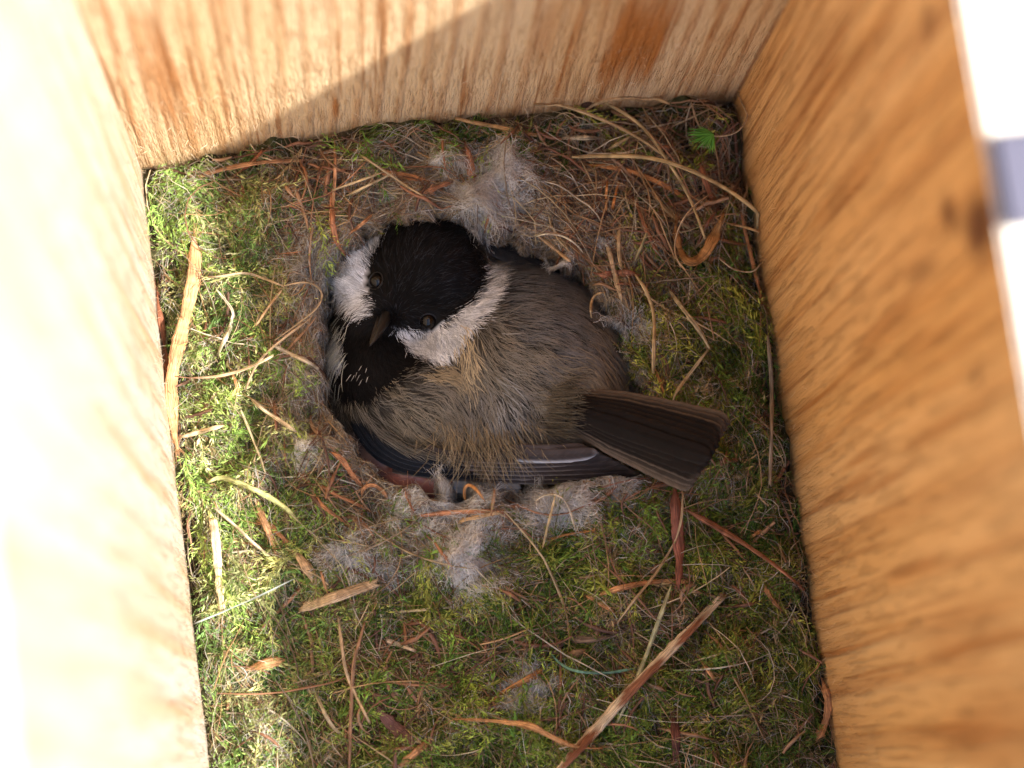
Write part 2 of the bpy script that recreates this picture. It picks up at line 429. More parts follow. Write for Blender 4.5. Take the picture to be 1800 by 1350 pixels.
def zone_moss_col(px, py, n):
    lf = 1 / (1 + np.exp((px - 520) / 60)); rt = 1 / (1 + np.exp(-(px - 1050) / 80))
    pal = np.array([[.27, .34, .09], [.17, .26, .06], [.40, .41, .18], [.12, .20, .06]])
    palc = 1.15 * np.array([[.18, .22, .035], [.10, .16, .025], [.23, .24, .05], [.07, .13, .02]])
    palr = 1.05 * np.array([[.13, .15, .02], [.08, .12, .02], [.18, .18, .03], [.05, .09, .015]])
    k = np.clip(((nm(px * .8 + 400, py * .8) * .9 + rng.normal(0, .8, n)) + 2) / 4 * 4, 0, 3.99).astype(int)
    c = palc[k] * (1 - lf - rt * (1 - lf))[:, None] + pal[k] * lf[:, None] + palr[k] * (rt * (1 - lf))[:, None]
    br = (rng.uniform(size=n) < .10)[:, None]
    c = np.where(br, np.array([.24, .17, .08]), c)
    return 1.22 * c * rng.uniform(.42, 1.55, (n, 1))

def leaves(P, C, per, size, lmin=.5):
    """small pointed leaves along paths P (N,K,3) -> one quad each"""
    n, K, _ = P.shape
    u = (np.arange(per) + rng.uniform(0, 1, (n, per))) / per * (K - 1)
    i = np.minimum(u.astype(int), K - 2); f = (u - i)[..., None]
    idx = np.arange(n)[:, None]
    A = P[idx, i] * (1 - f) + P[idx, i + 1] * f
    T = nrm(P[idx, i + 1] - P[idx, i])
    rv = nrm(np.cross(T, rng.normal(size=T.shape)))
    taper = 1 - .6 * (u / (K - 1))[..., None] ** 3
    ln = size[:, None, None] * 1.25 * rng.uniform(lmin, 1.2, (n, per, 1)) * taper
    D = nrm(T * rng.uniform(.8, 1.9, (n, per, 1)) + rv)
    B = nrm(np.cross(D, rng.normal(size=T.shape))) * ln * rng.uniform(.08, .15, (n, per, 1))
    tip = A + D * ln + T * ln * .25
    mid = A + D * ln * .45
    V = np.stack([A, mid - B, tip, mid + B], 2).reshape(-1, 3)
    Q = np.arange(n * per * 4).reshape(-1, 4)
    cc = np.repeat(C[:, None, :], per, 1) * rng.uniform(.75, 1.3, (n, per, 1))
    return V, Q, np.repeat(cc.reshape(-1, 3), 4, 0)

def moss(n, lr=(.35, 1.15), lift=(-.02, .24), per=22, m=7, bl=(.1, .3), bfrac=.38, bright=1.0, lsz=1.0):
    XY = samp(n, .03, moss_mask); n = len(XY)
    # sprigs comb together locally
    ang = nm(*(XY.T * 60)) * 2.2 + rng.normal(0, .8, n)
    P, ok = lay(XY, ang, rng.uniform(*lr, n), 7, .7, lift, .25, .9)
    n = len(P); px, py = topx(P[:, 3]); C = zone_moss_col(px, py, n) * bright
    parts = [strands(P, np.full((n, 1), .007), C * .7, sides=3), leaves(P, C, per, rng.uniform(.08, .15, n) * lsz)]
    # feathery side branches on a third of them
    k = np.where(rng.uniform(size=n) < bfrac)[0]
    Pk = np.repeat(P[k], m, 0); Ck = np.repeat(C[k], m, 0); nn = len(Pk)
    u = np.tile(np.linspace(.4, 5.6, m), len(k)); i = u.astype(int); f = (u - i)[:, None]
    A = Pk[np.arange(nn), i] * (1 - f) + Pk[np.arange(nn), i + 1] * f
    T = nrm(Pk[np.arange(nn), i + 1] - Pk[np.arange(nn), i])
    sd = nrm(np.cross(T, np.array([0, 0, 1.]) + rng.normal(0, .3, T.shape))) * np.tile(np.where(np.arange(m) % 2, 1, -1), len(k))[:, None]
    L_ = rng.uniform(*bl, nn)[:, None] * (1.1 - np.abs(u / 6 - .4))[:, None]
    t = np.linspace(0, 1, 4)[None, :, None]
    B = A[:, None] + (nrm(T * .8 + sd) * L_)[:, None] * t + (T * L_ * .35)[:, None] * t ** 2
    B[..., 2] -= (L_ * .2) * t[..., 0] ** 2
    B[..., 0] = np.clip(B[..., 0], .02, W - .02); B[..., 1] = np.minimum(B[..., 1], -.02)
    parts += [leaves(B, Ck * 1.1, 9, rng.uniform(.05, .09, nn))]
    return merge(parts)
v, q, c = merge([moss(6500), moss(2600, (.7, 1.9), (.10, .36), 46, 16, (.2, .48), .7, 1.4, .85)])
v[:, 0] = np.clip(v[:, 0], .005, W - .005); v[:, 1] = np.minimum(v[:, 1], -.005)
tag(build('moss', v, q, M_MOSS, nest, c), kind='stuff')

TAN = 1.12 * np.array([[.42, .31, .17], [.50, .38, .22], [.36, .22, .10], [.42, .26, .13], [.30, .15, .08], [.25, .19, .13], [.58, .50, .36], [.20, .13, .08]])
GRY = 1.45 * np.array([[.38, .34, .30], [.28, .24, .20], [.46, .42, .38], [.34, .25, .17], [.22, .2, .18], [.4, .28, .17]])
def fibres(n, dmin, mask, ln, rad, pal, K=8, bend=.8, lift=(.0, .3), ang=None, sides=3, wob=.0, arch=.2, spread=1.0):
    XY = samp(n, dmin, mask)
    a = rng.uniform(0, 2 * np.pi, n) if ang is None else ang(XY) + rng.normal(0, spread, n)
    P, ok = lay(XY, a, rng.uniform(*ln, n), K, bend, lift, arch, .85, wob)
    m = len(P); C = pal[rng.integers(0, len(pal), m)] * rng.uniform(.7, 1.25, (m, 1))
    R = (rng.uniform(0, 1, m) ** 2 * (rad[1] - rad[0]) + rad[0])[:, None] * np.concatenate([np.linspace(.7, 1, K // 2), np.linspace(1, .4, K - K // 2)])
    return strands(P, R, C, sides=sides)
def straw_mask(px, py): return np.clip(.22 + g(px, py, 1150, 300, 220, 170) + .8 * g(px, py, 1180, 500, 160, 120) + .35 * g(px, py, 600, 350, 220, 130)
                                       + .3 * g(px, py, 600, 1250, 400, 150) + .35 * g(px, py, 620, 900, 180, 120) + .3 * g(px, py, 1100, 1150, 250, 150), 0, 1)
def tang(XY):                 # direction that runs round the cup
    e = .05; dx = holed(XY[:, 0] + e, XY[:, 1]) - holed(XY[:, 0] - e, XY[:, 1]); dy = holed(XY[:, 0], XY[:, 1] + e) - holed(XY[:, 0], XY[:, 1] - e)
    return np.arctan2(dx, -dy)
def ring_mask(px, py):
    P = unproj(px, py, .4); return np.exp(-(np.maximum(holed(P[..., 0], P[..., 1]), 0) / .95) ** 2)
parts = [fibres(2000, .05, straw_mask, (.5, 2.6), (.005, .02), TAN, 9, .7, (0, .32)),
         fibres(1500, .05, straw_mask, (.8, 3.2), (.006, .022), TAN, 9, .35, (.05, .3), ang=lambda q: np.full(len(q), -.9), spread=.5),
         fibres(3200, .05, None, (.3, 1.4), (.003, .008), TAN, 7, 1.2, (0, .3), wob=.3),
         fibres(4600, .02, ring_mask, (.4, 1.8), (.003, .011), np.concatenate([TAN[[0, 1, 6, 2, 6]], GRY[[2, 5]]]), 8, .5, (0, .2), ang=tang, spread=.5)]
lmask = lambda px, py: np.clip(.25 + 1 / (1 + np.exp((px - 520) / 50)), 0, 1)
parts.append(fibres(900, .05, None, (.6, 2.4), (.005, .016), TAN, 9, .6, (.15, .45)))
parts.append(fibres(2600, .05, None, (.3, 1.3), (.003, .007), np.concatenate([TAN, GRY]), 8, 1.3, (.12, .42), wob=.4))
parts.append(fibres(3000, .03, lmask, (.3, 1.3), (.002, .006), np.array([[.7, .68, .6], [.6, .52, .4], [.66, .6, .48]]), 9, 1.2, (.1, .4), wob=.4))
v, q, c = merge(parts)
v[:, 0] = np.clip(v[:, 0], .005, W - .005); v[:, 1] = np.minimum(v[:, 1], -.005)
tag(build('dry_grass_fibres', v, q, M_FIB, nest, c), kind='stuff')
parts = [fibres(13000, .0, ring_mask, (.3, 1.5), (.0025, .005), GRY, 8, 1.3, (-.02, .22), ang=tang, sides=2, wob=.6, spread=.8),
         fibres(9000, .05, None, (.3, 1.6), (.002, .0045), GRY, 8, 1.6, (0, .25), sides=2, wob=.8)]
v, q, c = merge(parts)
v[:, 0] = np.clip(v[:, 0], .005, W - .005); v[:, 1] = np.minimum(v[:, 1], -.005)
tag(build('hair_lining', v, q, M_WOOL, nest, c), kind='stuff')

# torn bark shreds
def shred_mask(px, py): return np.clip(.12 + .8 * g(px, py, 680, 1200, 90, 150) + .5 * g(px, py, 1150, 350, 170, 140) + .5 * g(px, py, 620, 880, 110, 70) + .4 * g(px, py, 1030, 1150, 200, 80) + .4 * g(px, py, 600, 340, 140, 90) + .4 * g(px, py, 1150, 850, 90, 60), 0, 1)
SHP = np.array([[.20, .09, .05], [.28, .13, .07], [.38, .22, .12], [.14, .07, .045], [.34, .16, .08]])
v, q, c = merge([fibres(1000, .05, shred_mask, (.25, 1.1), (.012, .045), SHP, 7, .4, (.12, .42), sides=4), fibres(1500, .05, shred_mask, (.3, 1.2), (.005, .014), SHP, 8, .5, (.08, .36))])
v[:, 0] = np.clip(v[:, 0], .005, W - .005); v[:, 1] = np.minimum(v[:, 1], -.005)
tag(build('bark_shreds', v, q, M_FIB, nest, c), kind='stuff')

# felted fibres hanging over the inner wall of the cup
n = 9000
bi = rng.integers(0, len(HOLE), n); f = rng.uniform(size=(n, 1))
E = HOLE[bi] * (1 - f) + HOLE[(bi + 1) % len(HOLE)] * f
cen = HOLE.mean(0); inw = nrm(cen - E)
dep = rng.uniform(0, 1, n)[:, None]
XY = E + inw * dep * .8
a = tang(XY) + rng.normal(0, .5, n)
K = 6; s = np.linspace(-.5, .5, K)[None]; ln = rng.uniform(.2, .9, n)[:, None]
x = XY[:, :1] + np.cos(a)[:, None] * s * ln; y = XY[:, 1:] + np.sin(a)[:, None] * s * ln
z = ground(x, y) + .03 + .03 * rng.normal(size=(n, K)) * .4
C = GRY[rng.integers(0, len(GRY), n)] * .8
v, q, c = strands(np.stack([x, y, z], -1), np.full((n, 1), .0045), C)
tag(build('cup_wall_fibres', v, q, M_FIB, nest, c), kind='stuff')

# ------------------------------------------------------------------ tufts of fur
def tuft(px, py, rx, ry, n, label, ang=0., bright=.62, rad=.0029):
    c = unproj(px, py, .5); n = int(n * 2.0); bright = min(.95, bright * 1.35)
    lb = rng.normal(0, .40, (5, 2)); pk = rng.integers(0, 5, n); uv = lb[pk] + rng.normal(0, .28, (n, 2)) * rng.uniform(.5, 1.3, (5, 1))[pk]; th = np.arctan2(uv[:, 1], uv[:, 0]); rr = np.linalg.norm(uv, axis=1)
    u = np.stack([np.cos(th) * rr * rx, np.sin(th) * rr * ry], -1) / 105
    ca, sa = math.cos(ang), math.sin(ang)
    XY = c[:2] + np.stack([u[:, 0] * ca - u[:, 1] * sa, u[:, 0] * sa + u[:, 1] * ca], -1)
    a0 = ang + rng.normal(0, .55, n) + 1.1 * n2(XY[:, 0] * 2.2, XY[:, 1] * 2.2)
    K = 10; ln = rng.uniform(.2, .85, n) * min(1, rx / 55 + .12)
    kap = rng.normal(0, 1.5, n)[:, None]; s = np.linspace(-.5, .5, K)[None]
    a = a0[:, None] + kap * s + .4 * np.sin(s * 14 + rng.uniform(0, 6, n)[:, None])
    st = (ln / K)[:, None]
    x = np.cumsum(np.cos(a) * st, 1) + XY[:, :1]; y = np.cumsum(np.sin(a) * st, 1) + XY[:, 1:]
    x = np.clip(x, .02, W - .02)
    z0 = ground(XY[:, 0], XY[:, 1])
    hgt = .24 + .26 * (1 - np.clip(rr, 0, 1) ** 2)
    z = ground(x, y, np.maximum(holed(x, y), -.1)) + (rng.uniform(.2, 1, n) * hgt)[:, None] + .05 * np.sin(s * 9 + rng.uniform(0, 6, n)[:, None])
    C = np.array([bright, bright * .95, bright * .88]) * rng.uniform(.7, 1.15, (n, 1))
    v, q, cc = strands(np.stack([x, y, z], -1), np.full((n, 1), rad), C)
    o = build('fur_tuft', v, q, M_WOOL, None, cc)
    return tag(o, label, 'fur tuft', 'tufts of pale fur in the nest rim')
for t in [
    (870, 318, 75, 42, 2600, 'largest pale grey fur tuft behind the bird\'s head, near the back board', .5),
    (825, 360, 55, 28, 1300, 'pale pinkish fur lying right at the cup edge above the bird\'s black cap', .2, .55),
    (757, 297, 11, 9, 260, 'tiny bright white fluff speck between straws near the back board', 0, .8),
    (803, 985, 75, 36, 2600, 'biggest white fur tuft below the cup, in front of the bird\'s wing', .15, .66),
    (600, 962, 42, 24, 1100, 'grey-white fur tuft at the lower left of the cup', -.5, .62),
    (668, 1002, 28, 20, 600, 'small grey fur wad right of the curled orange bark, above the pale wood chip', 0, .5),
    (757, 936, 18, 16, 500, 'dense white fluff ball just above the biggest white tuft', 0, .8),
    (688, 902, 26, 22, 600, 'white fluff caught under a green moss loop beside the nestling', .3, .72),
    (775, 893, 62, 13, 900, 'long low fluff along the cup edge under the pink nestling', 0, .56),
    (968, 905, 60, 30, 1500, 'slanting grey fur tuft below the bird\'s wing tip', .8, .58),
    (525, 810, 20, 12, 420, 'short white fluff curl on the moss left of the cup', .5, .85),
    (932, 1228, 46, 36, 1300, 'bluish grey fur tuft deep in the moss near the front', .9, .5),
    (1105, 575, 28, 22, 500, 'faint fur wad right of the bird\'s back on the cup rim', -1.2, .55),
    (1054, 418, 12, 7, 200, 'tiny white fluff on the straw side of the rim, between two straws', -.8, .8),
    (985, 452, 14, 6, 220, 'white fluff speck on the rim just above the bird\'s back', -.2, .85),
    (1085, 868, 30, 20, 450, 'faint fluff wad on the rim beside the underside of the tail', .6, .5),
    (560, 470, 40, 50, 700, 'thin grey fur web left of the bird\'s white cheek', 1.2, .4),
]: tuft(*t)

# ------------------------------------------------------------------ traced bark strips, straws and shavings
def strip(name, cat, label, pts, w, col, lift=.24, thick=.25, end=None, fray=0, blotch=None, group=None, tip=.12, mat=None, zs=None, wob=.16):
    """pts in the photo -> a strip lying at its own height on the nest; w = width in photo pixels"""
    K = max(10, int(len(pts) * 8)); p = smooth_line(pts, K)
    s = np.linspace(0, 1, K)
    P = unproj(p[:, 0], p[:, 1], .5)
    d = holed(P[:, 0], P[:, 1]); z = ground(P[:, 0], P[:, 1], np.maximum(d, .0))
    z = np.convolve(np.pad(z, 3, 'edge'), np.ones(7) / 7, 'valid') + .05 + (lift + .16) * ((.25 if lift < .4 else .7) + (.75 if lift < .4 else .3) * np.sqrt(np.sin(np.pi * np.clip(s, .01, .99)))) * (1 + .15 * np.sin(s * 9 + rng.uniform(0, 6)))
    if zs is not None: z = np.interp(s, np.linspace(0, 1, len(zs)), zs)
    P = unproj(p[:, 0], p[:, 1], z)
    P[:, 0] = np.clip(P[:, 0], .04, W - .04) if 'allow' not in (end or '') else P[:, 0]
    P[:, 1] = np.minimum(P[:, 1], -.03)
    T = nrm(np.gradient(P, axis=0)); tw = rng.normal(0, .35) + rng.normal(0, .5) * s
    U0 = np.array([0, 0, 1.]); Sd = nrm(np.cross(T, U0)); U = np.cross(Sd, T)
    Sd, U = Sd * np.cos(tw)[:, None] + U * np.sin(tw)[:, None], U * np.cos(tw)[:, None] - Sd * np.sin(tw)[:, None]
    wd = .9 * w / 105 / 2 * (1 + wob * np.interp(s, np.linspace(0, 1, 9), rng.normal(size=9)))
    e = np.minimum(1, np.minimum(s / rng.uniform(.06, .3), (1 - s) / rng.uniform(.06, .3))); wd = wd * (tip + (1 - tip) * e)
    m = 7; a = np.linspace(-1, 1, m)
    jag = rng.normal(0, .14, (K, m)) * (w > 8)
    th = w / 105 * thick
    top = P[:, None] + Sd[:, None] * (wd[:, None] * (a + jag * .6))[..., None] + U[:, None] * ((.5 * th * (1 - a ** 2))[None] + jag * th * .6)[..., None]
    bot = P[:, None] + Sd[:, None] * (wd[:, None] * a * .94)[..., None] - U[:, None] * (.5 * th)
    # ragged ends
    for row, sg in ((0, -1), (K - 1, 1)):
        top[row] += T[row] * (rng.uniform(-.5, 1, (m, 1)) * w / 105 * .5) * sg
    ringv = np.concatenate([top, bot[:, ::-1]], 1); mm = 2 * m
    V = ringv.reshape(-1, 3)
    i = (np.arange(K - 1) * mm)[:, None]; j = np.arange(mm); j2 = (j + 1) % mm
    Q = np.stack([i + j, i + mm + j, i + mm + j2, i + j2], -1).reshape(-1, 4)
    cap0 = [[k, k + 1, mm - 2 - k, mm - 1 - k] for k in range(m - 1)]
    cap1 = [[(K - 1) * mm + x for x in r[::-1]] for r in cap0]
    Q = np.concatenate([Q, cap0, cap1])
    c = np.array(col) * (1 + .14 * rng.normal(size=(K, 1, 1))) * (1 + .10 * rng.normal(size=(1, mm, 1)))
    c = np.broadcast_to(c, (K, mm, 3)).copy()
    if blotch is not None:
        bl = np.clip(np.interp(s, np.linspace(0, 1, 14), rng.normal(.1, .8, 14))[:, None] * 1.5 - np.abs(np.concatenate([a, a[::-1]]) + .45) * 2.2 + 1.1, 0, 1)[..., None]
        c = c * (1 - bl) + np.array(blotch) * bl
    L_ = np.cumsum(np.r_[0, np.linalg.norm(np.diff(P, axis=0), axis=1)])
    r0 = rng.uniform(0, 50)
    st = np.stack(np.broadcast_arrays(L_[:, None] + r0, (np.concatenate([a, a[::-1]]) * w / 200)[None] + r0, 0 * L_[:, None]), -1)
    parts = [(V, Q, c.reshape(-1, 3))]
    stl = [st.reshape(-1, 3)]
    if fray:
        n = fray; k = rng.integers(0, K - 1, n); k = np.where(rng.uniform(size=n) < .5, rng.choice([0, 1, K - 2, K - 1], n), k)
        off = rng.uniform(-1, 1, n)[:, None] * wd[k][:, None]
        sg = np.where(k > K // 2, 1, -1)[:, None]
        t = np.linspace(0, 1, 5)[None, :, None]; ll = rng.uniform(.1, .5, n)[:, None, None]
        D = nrm(T[k] * sg + Sd[k] * np.sign(off) * .4 + rng.normal(0, .25, (n, 3)))[:, None]
        Pf = (P[k] + Sd[k] * off)[:, None] - D * ll * .4 + D * ll * 1.3 * t + rng.normal(0, .12, (n, 1, 3)) * ll * t ** 2
        Pf[..., 0] = np.clip(Pf[..., 0], .02, W - .02); Pf[..., 1] = np.minimum(Pf[..., 1], -.02)
        vv, qq, cc = strands(Pf, np.full((n, 1), .007) * np.linspace(1, .4, 5), np.array(col) * rng.uniform(.7, 1.2, (n, 1)), sides=3)
        parts.append((vv, qq, cc)); stl.append(vv * 3)
    v, q, cc = merge(parts)
    o = build(name, v, q, mat or M_BARK, None, cc, np.concatenate(stl))
    return tag(o, label, cat, group)
PALE = (.66, .50, .32); TANC = (.50, .34, .17); ORG = (.46, .23, .10); RED = (.27, .10, .05); STRAW = (.50, .38, .20); BRN = (.24, .15, .09); GRYB = (.20, .15, .11)
GB, GS, GW = 'strips of bark in the nest', 'dry grass stalks in the nest', 'wood shavings in the nest'
B = lambda label, pts, w, col=ORG, **k: strip('bark_strip', 'bark strip', label, pts, w, col, group=GB, fray=k.pop('fray', 22), **k)
G_ = lambda label, pts, w, col=STRAW, **k: strip('grass_stalk', 'grass stalk', label, pts, w, col, group=GS, thick=k.pop('thick', .5), tip=k.pop('tip', .5), wob=.08, **k)
SH = lambda label, pts, w, col=PALE, **k: strip('wood_shaving', 'wood shaving', label, pts, w, col, group=GW, fray=k.pop('fray', 5), tip=k.pop('tip', .8), **k)

SH('short thick pale wood chip on the moss below the cup, rough top', [(532, 1066), (585, 1050), (625, 1036), (662, 1024)], 25, (.60, .43, .26), lift=.40, wob=.05)
strip('split_stalk', 'split stalk', 'long pale split stalk with dark red-brown streak, running out at the front edge', [(1270, 1046), (1200, 1120), (1130, 1190), (1050, 1278), (965, 1372)], 22, (.62, .47, .30), lift=.5, blotch=(.22, .085, .04), fray=6, tip=.7)
SH('narrow pale upright wood strip beside the sunlit side board', [(374, 912), (380, 950), (384, 1010), (391, 1070)], 15, (.66, .50, .31), lift=.4)
B('long frayed orange bark strip standing along the sunlit side board', [(341, 415), (343, 483), (330, 540), (315, 600), (303, 655), (300, 690), (306, 760), (312, 790)], 24, (.58, .32, .15), fray=50, lift=.4)
B('dark reddish bark sliver squeezed against the sunlit side board', [(272, 510), (284, 560), (290, 620), (296, 700)], 12, RED, fray=16)
B('broad red-brown bark strip coming straight down from under the tail', [(1186, 858), (1191, 930), (1196, 985), (1193, 1030)], 25, (.27, .10, .06), fray=12, lift=.4)
B('red-brown pointed bark strip sloping from the tail to the shaded side board', [(1208, 897), (1260, 925), (1320, 962), (1375, 1002), (1412, 1036)], 18, (.34, .15, .08), fray=8, lift=.45)
B('flat orange bark strip curving through the straw behind the bird', [(1005, 290), (1080, 292), (1150, 315), (1200, 345), (1232, 372)], 10, (.46, .2, .07))
B('stubby reddish bark flake standing on the fur above the black cap', [(815, 243), (822, 275), (830, 310), (834, 342)], 17, (.42, .19, .10))
B('splayed orange bark bundle in the front moss beside the grey fur', [(972, 1170), (930, 1195), (890, 1215), (858, 1240)], 20, (.44, .2, .07), fray=40)
B('dull brown bark strip continuing the splayed bundle to the right', [(970, 1168), (1010, 1150), (1042, 1142)], 20, (.2, .11, .05))
B('thin orange bark arc over the front moss, above the split stalk', [(1027, 1062), (1060, 1042), (1121, 1026), (1180, 1020), (1250, 1026)], 10, (.46, .22, .09))
B('short orange sliver crossing under the thin bark arc', [(1023, 1042), (1050, 1058), (1083, 1077)], 8, (.55, .27, .12))
B('orange-brown bark ribbon looping out to the split stalk near the front edge', [(798, 1264), (865, 1267), (932, 1274), (970, 1296), (1008, 1314), (1057, 1316)], 11, (.46, .22, .08), lift=.5)
B('dark maroon bark strip upright at the front edge, right of the split stalk', [(1182, 1224), (1186, 1260), (1188, 1300), (1190, 1365)], 15, (.13, .05, .035))
B('slim orange sliver right of the split stalk\'s upper end', [(1210, 1128), (1246, 1179), (1270, 1215)], 8)
B('short orange sliver low beside the shaded side board', [(1338, 1022), (1358, 1055), (1376, 1075)], 9)
B('curled orange bark piece at the front corner by the shaded side board', [(1443, 1190), (1458, 1230), (1452, 1270), (1436, 1300)], 14, (.44, .2, .08), fray=14)
B('forked orange bark piece in the left moss, below the yellow blade', [(447, 872), (462, 910), (478, 950), (492, 991)], 13, (.56, .30, .14), fray=14)
B('orange-brown bark curl reaching right from the forked piece', [(440, 915), (470, 918), (497, 945), (512, 962)], 10, (.48, .22, .1))
SH('tan slanting sliver ending behind the short thick wood chip', [(508, 952), (530, 985), (556, 1026)], 15, (.54, .36, .2))
B('mottled orange bark flake lying flat in the lower left moss', [(425, 1180), (460, 1168), (500, 1160), (540, 1162)], 19, (.52, .27, .12), fray=14)
B('dark purple-brown bark strip in the front moss', [(650, 1235), (690, 1275), (735, 1315)], 24, (.15, .07, .055))
B('orange-brown bark strip crossing the front edge below the purple-brown one', [(690, 1360), (722, 1330), (760, 1300)], 16, (.42, .2, .08), fray=20)
B('orange-brown strip lying along the back board joint', [(343, 312), (400, 294), (470, 283), (545, 281)], 11, (.42, .22, .11))
B('dark brown strip leaning on the back board above the joint strip', [(425, 300), (448, 280), (463, 262)], 12, RED)
B('orange strip pointing to the fur tuft behind the bird', [(665, 303), (710, 308), (768, 323)], 12, (.48, .22, .1))
B('orange strip crossing below the previous one towards the cup', [(735, 345), (765, 330), (800, 318)], 9, (.44, .2, .1))
B('wiry orange strip standing upright left of the cup rim', [(588, 243), (590, 300), (586, 350), (580, 418)], 6, (.48, .24, .12), fray=4)
B('orange sliver pointing at the bird\'s white cheek', [(612, 412), (632, 398), (655, 376)], 6, (.5, .25, .12), fray=2)
B('orange bark strands down the left rim ending at the cheek', [(585, 330), (583, 380), (590, 425), (608, 450)], 10, (.46, .2, .1), fray=20)
B('orange flat strip curving from the left of the nestling down the rim', [(581, 794), (603, 808), (618, 835), (640, 858)], 10, (.46, .2, .09), fray=14)
B('long rusty bark strand on the lower left rim', [(520, 826), (545, 850), (560, 885), (595, 912), (632, 938)], 11, (.38, .17, .08), fray=30)
B('rusty bark strand parallel to the long rusty one, nearer the cup', [(545, 840), (585, 868), (625, 885), (668, 905)], 8, (.40, .18, .08), fray=20)
B('flat rust strip lying below the nestling and grey wing', [(720, 908), (770, 903), (830, 898), (886, 899)], 9, (.44, .2, .1), fray=14)
SH('slim tan sliver tucked along the flat rust strip', [(804, 916), (845, 908), (886, 899)], 7, (.55, .36, .19))
B('bent orange loop standing up against the pale flank feather', [(818, 880), (815, 862), (822, 850), (838, 860), (853, 882)], 6, (.50, .24, .09), lift=.55, fray=0)
B('orange curled loop just left of the pink nestling\'s front', [(640, 885), (634, 862), (652, 850), (674, 862), (684, 884)], 7, (.46, .22, .1), fray=6)
B('short rust strand below the pink nestling', [(712, 862), (720, 885), (732, 905)], 7, (.42, .2, .1))
B('orange strand running from the rim into the moss under the wing tip', [(952, 955), (985, 941), (1020, 935), (1055, 930)], 7, (.48, .22, .08))
B('reddish strip between straws, left of the dried curled leaf', [(1100, 320), (1120, 360), (1133, 397), (1160, 455)], 9, (.33, .14, .07))
B('reddish strip hanging below the green leaf', [(1224, 270), (1240, 320), (1257, 368)], 10, (.3, .12, .06))
B('short orange sliver, left one of a pair behind the bird\'s back', [(1068, 312), (1065, 345), (1066, 374)], 6, (.52, .22, .07), fray=3)
B('short orange sliver, right one of a pair behind the bird\'s back', [(1088, 316), (1080, 350), (1073, 382)], 6, (.5, .2, .06), fray=3)
B('orange upright strand close to the shaded side board', [(1300, 363), (1315, 430), (1328, 480), (1340, 534)], 8, (.42, .18, .07))
B('reddish bark flakes on the rim above the bird\'s back', [(1040, 478), (1060, 485), (1090, 478), (1135, 486)], 14, (.32, .14, .08), fray=16)
B('orange strip beside the tail top', [(1145, 640), (1160, 668), (1172, 708)], 7, (.50, .24, .09))
B('brown bark upright beside the moss left of the cup', [(482, 706), (487, 730), (487, 765)], 13, (.34, .16, .08))
B('orange sliver in the left moss below a pale blade', [(395, 624), (412, 660), (421, 700)], 6, (.56, .28, .12), fray=3)
B('small dark bark fragment on the back board joint at the straw corner', [(1018, 170), (1040, 172)], 20, (.08, .04, .025), fray=6)
B('gnarled grey-brown twig bundle in the front moss', [(985, 1112), (1020, 1125), (1065, 1120), (1125, 1095)], 19, (.19, .13, .09), fray=60)
B('orange bark chip under the moss at right of the split stalk', [(1318, 945), (1330, 938), (1338, 930)], 7)
# grass stalks
G_('long broad tan straw arching over to the shaded side board', [(1007, 276), (1080, 273), (1150, 276), (1215, 298), (1280, 332), (1330, 368), (1350, 398)], 9, (.50, .35, .16), lift=.6)
G_('long straw sweeping from the back board over the straw corner', [(1060, 178), (1105, 202), (1135, 226), (1180, 290), (1215, 350), (1240, 420)], 8, (.46, .33, .16), lift=.5)
G_('straw sweeping beside the first, one step nearer the bird', [(940, 175), (1000, 188), (1060, 210), (1120, 240), (1170, 275)], 7, (.44, .30, .15), lift=.45)
G_('flat bent straw at the back board making a low arch', [(1028, 195), (1060, 172), (1092, 163), (1135, 168), (1176, 182)], 9, (.46, .3, .15), lift=.4)
G_('straight straw crossing the sweeping straws', [(1067, 264), (1100, 245), (1134, 226)], 7)
G_('short pale flat straw lying level near the back board', [(988, 243), (1020, 242), (1058, 243)], 9, (.52, .42, .27))
G_('pale straw just above the broad arching straw', [(1006, 276), (1060, 273), (1124, 266)], 7, (.56, .42, .25))
G_('orange-tan straw stretching left to right above the fur behind the bird', [(800, 208), (850, 218), (893, 226), (968, 243)], 9, (.48, .28, .12))
G_('dull straw falling towards the bird\'s back from the straw tangle', [(1130, 300), (1153, 348), (1180, 380), (1226, 410)], 8, (.40, .28, .14))
G_('olive straw pointing down to the cup rim', [(1156, 345), (1137, 413), (1107, 478)], 6, (.30, .24, .12))
G_('tan straw with a kink standing on the rim behind the bird', [(1092, 380), (1087, 420), (1088, 457), (1100, 492)], 7, (.48, .32, .16))
G_('broad pale tan straw on the rim behind the bird', [(1064, 410), (1075, 460), (1085, 500), (1093, 530)], 9, (.52, .38, .22))
G_('tan straw leaning across the rim beside the white fluff', [(943, 412), (970, 432), (1003, 460)], 8, (.50, .32, .17))
G_('curved tan straw hanging down right of the bird\'s back', [(1117, 483), (1135, 508), (1150, 548), (1150, 600), (1148, 662)], 7, (.46, .33, .17), lift=.5)
G_('bent straw, upper half, right of the bird near the tail', [(1178, 512), (1200, 542), (1230, 580), (1247, 612)], 9, (.42, .32, .18), lift=.5)
G_('bent straw, lower half, reaching back to the tail', [(1247, 612), (1218, 650), (1187, 690), (1182, 710)], 7, (.42, .32, .18), lift=.5)
G_('pale green-grey stalk crossing the front moss behind the split stalk', [(1180, 1030), (1155, 1100), (1122, 1190), (1085, 1270)], 9, (.40, .37, .20), lift=.4)
G_('bluish green blade curved in the front moss', [(968, 1148), (985, 1168), (1012, 1181), (1065, 1184), (1117, 1175)], 6, (.16, .30, .20), lift=.4)
G_('thin red-brown stem upright in the front moss', [(641, 1095), (628, 1140), (621, 1165), (617, 1250), (614, 1360)], 7, (.32, .18, .10), lift=.45)
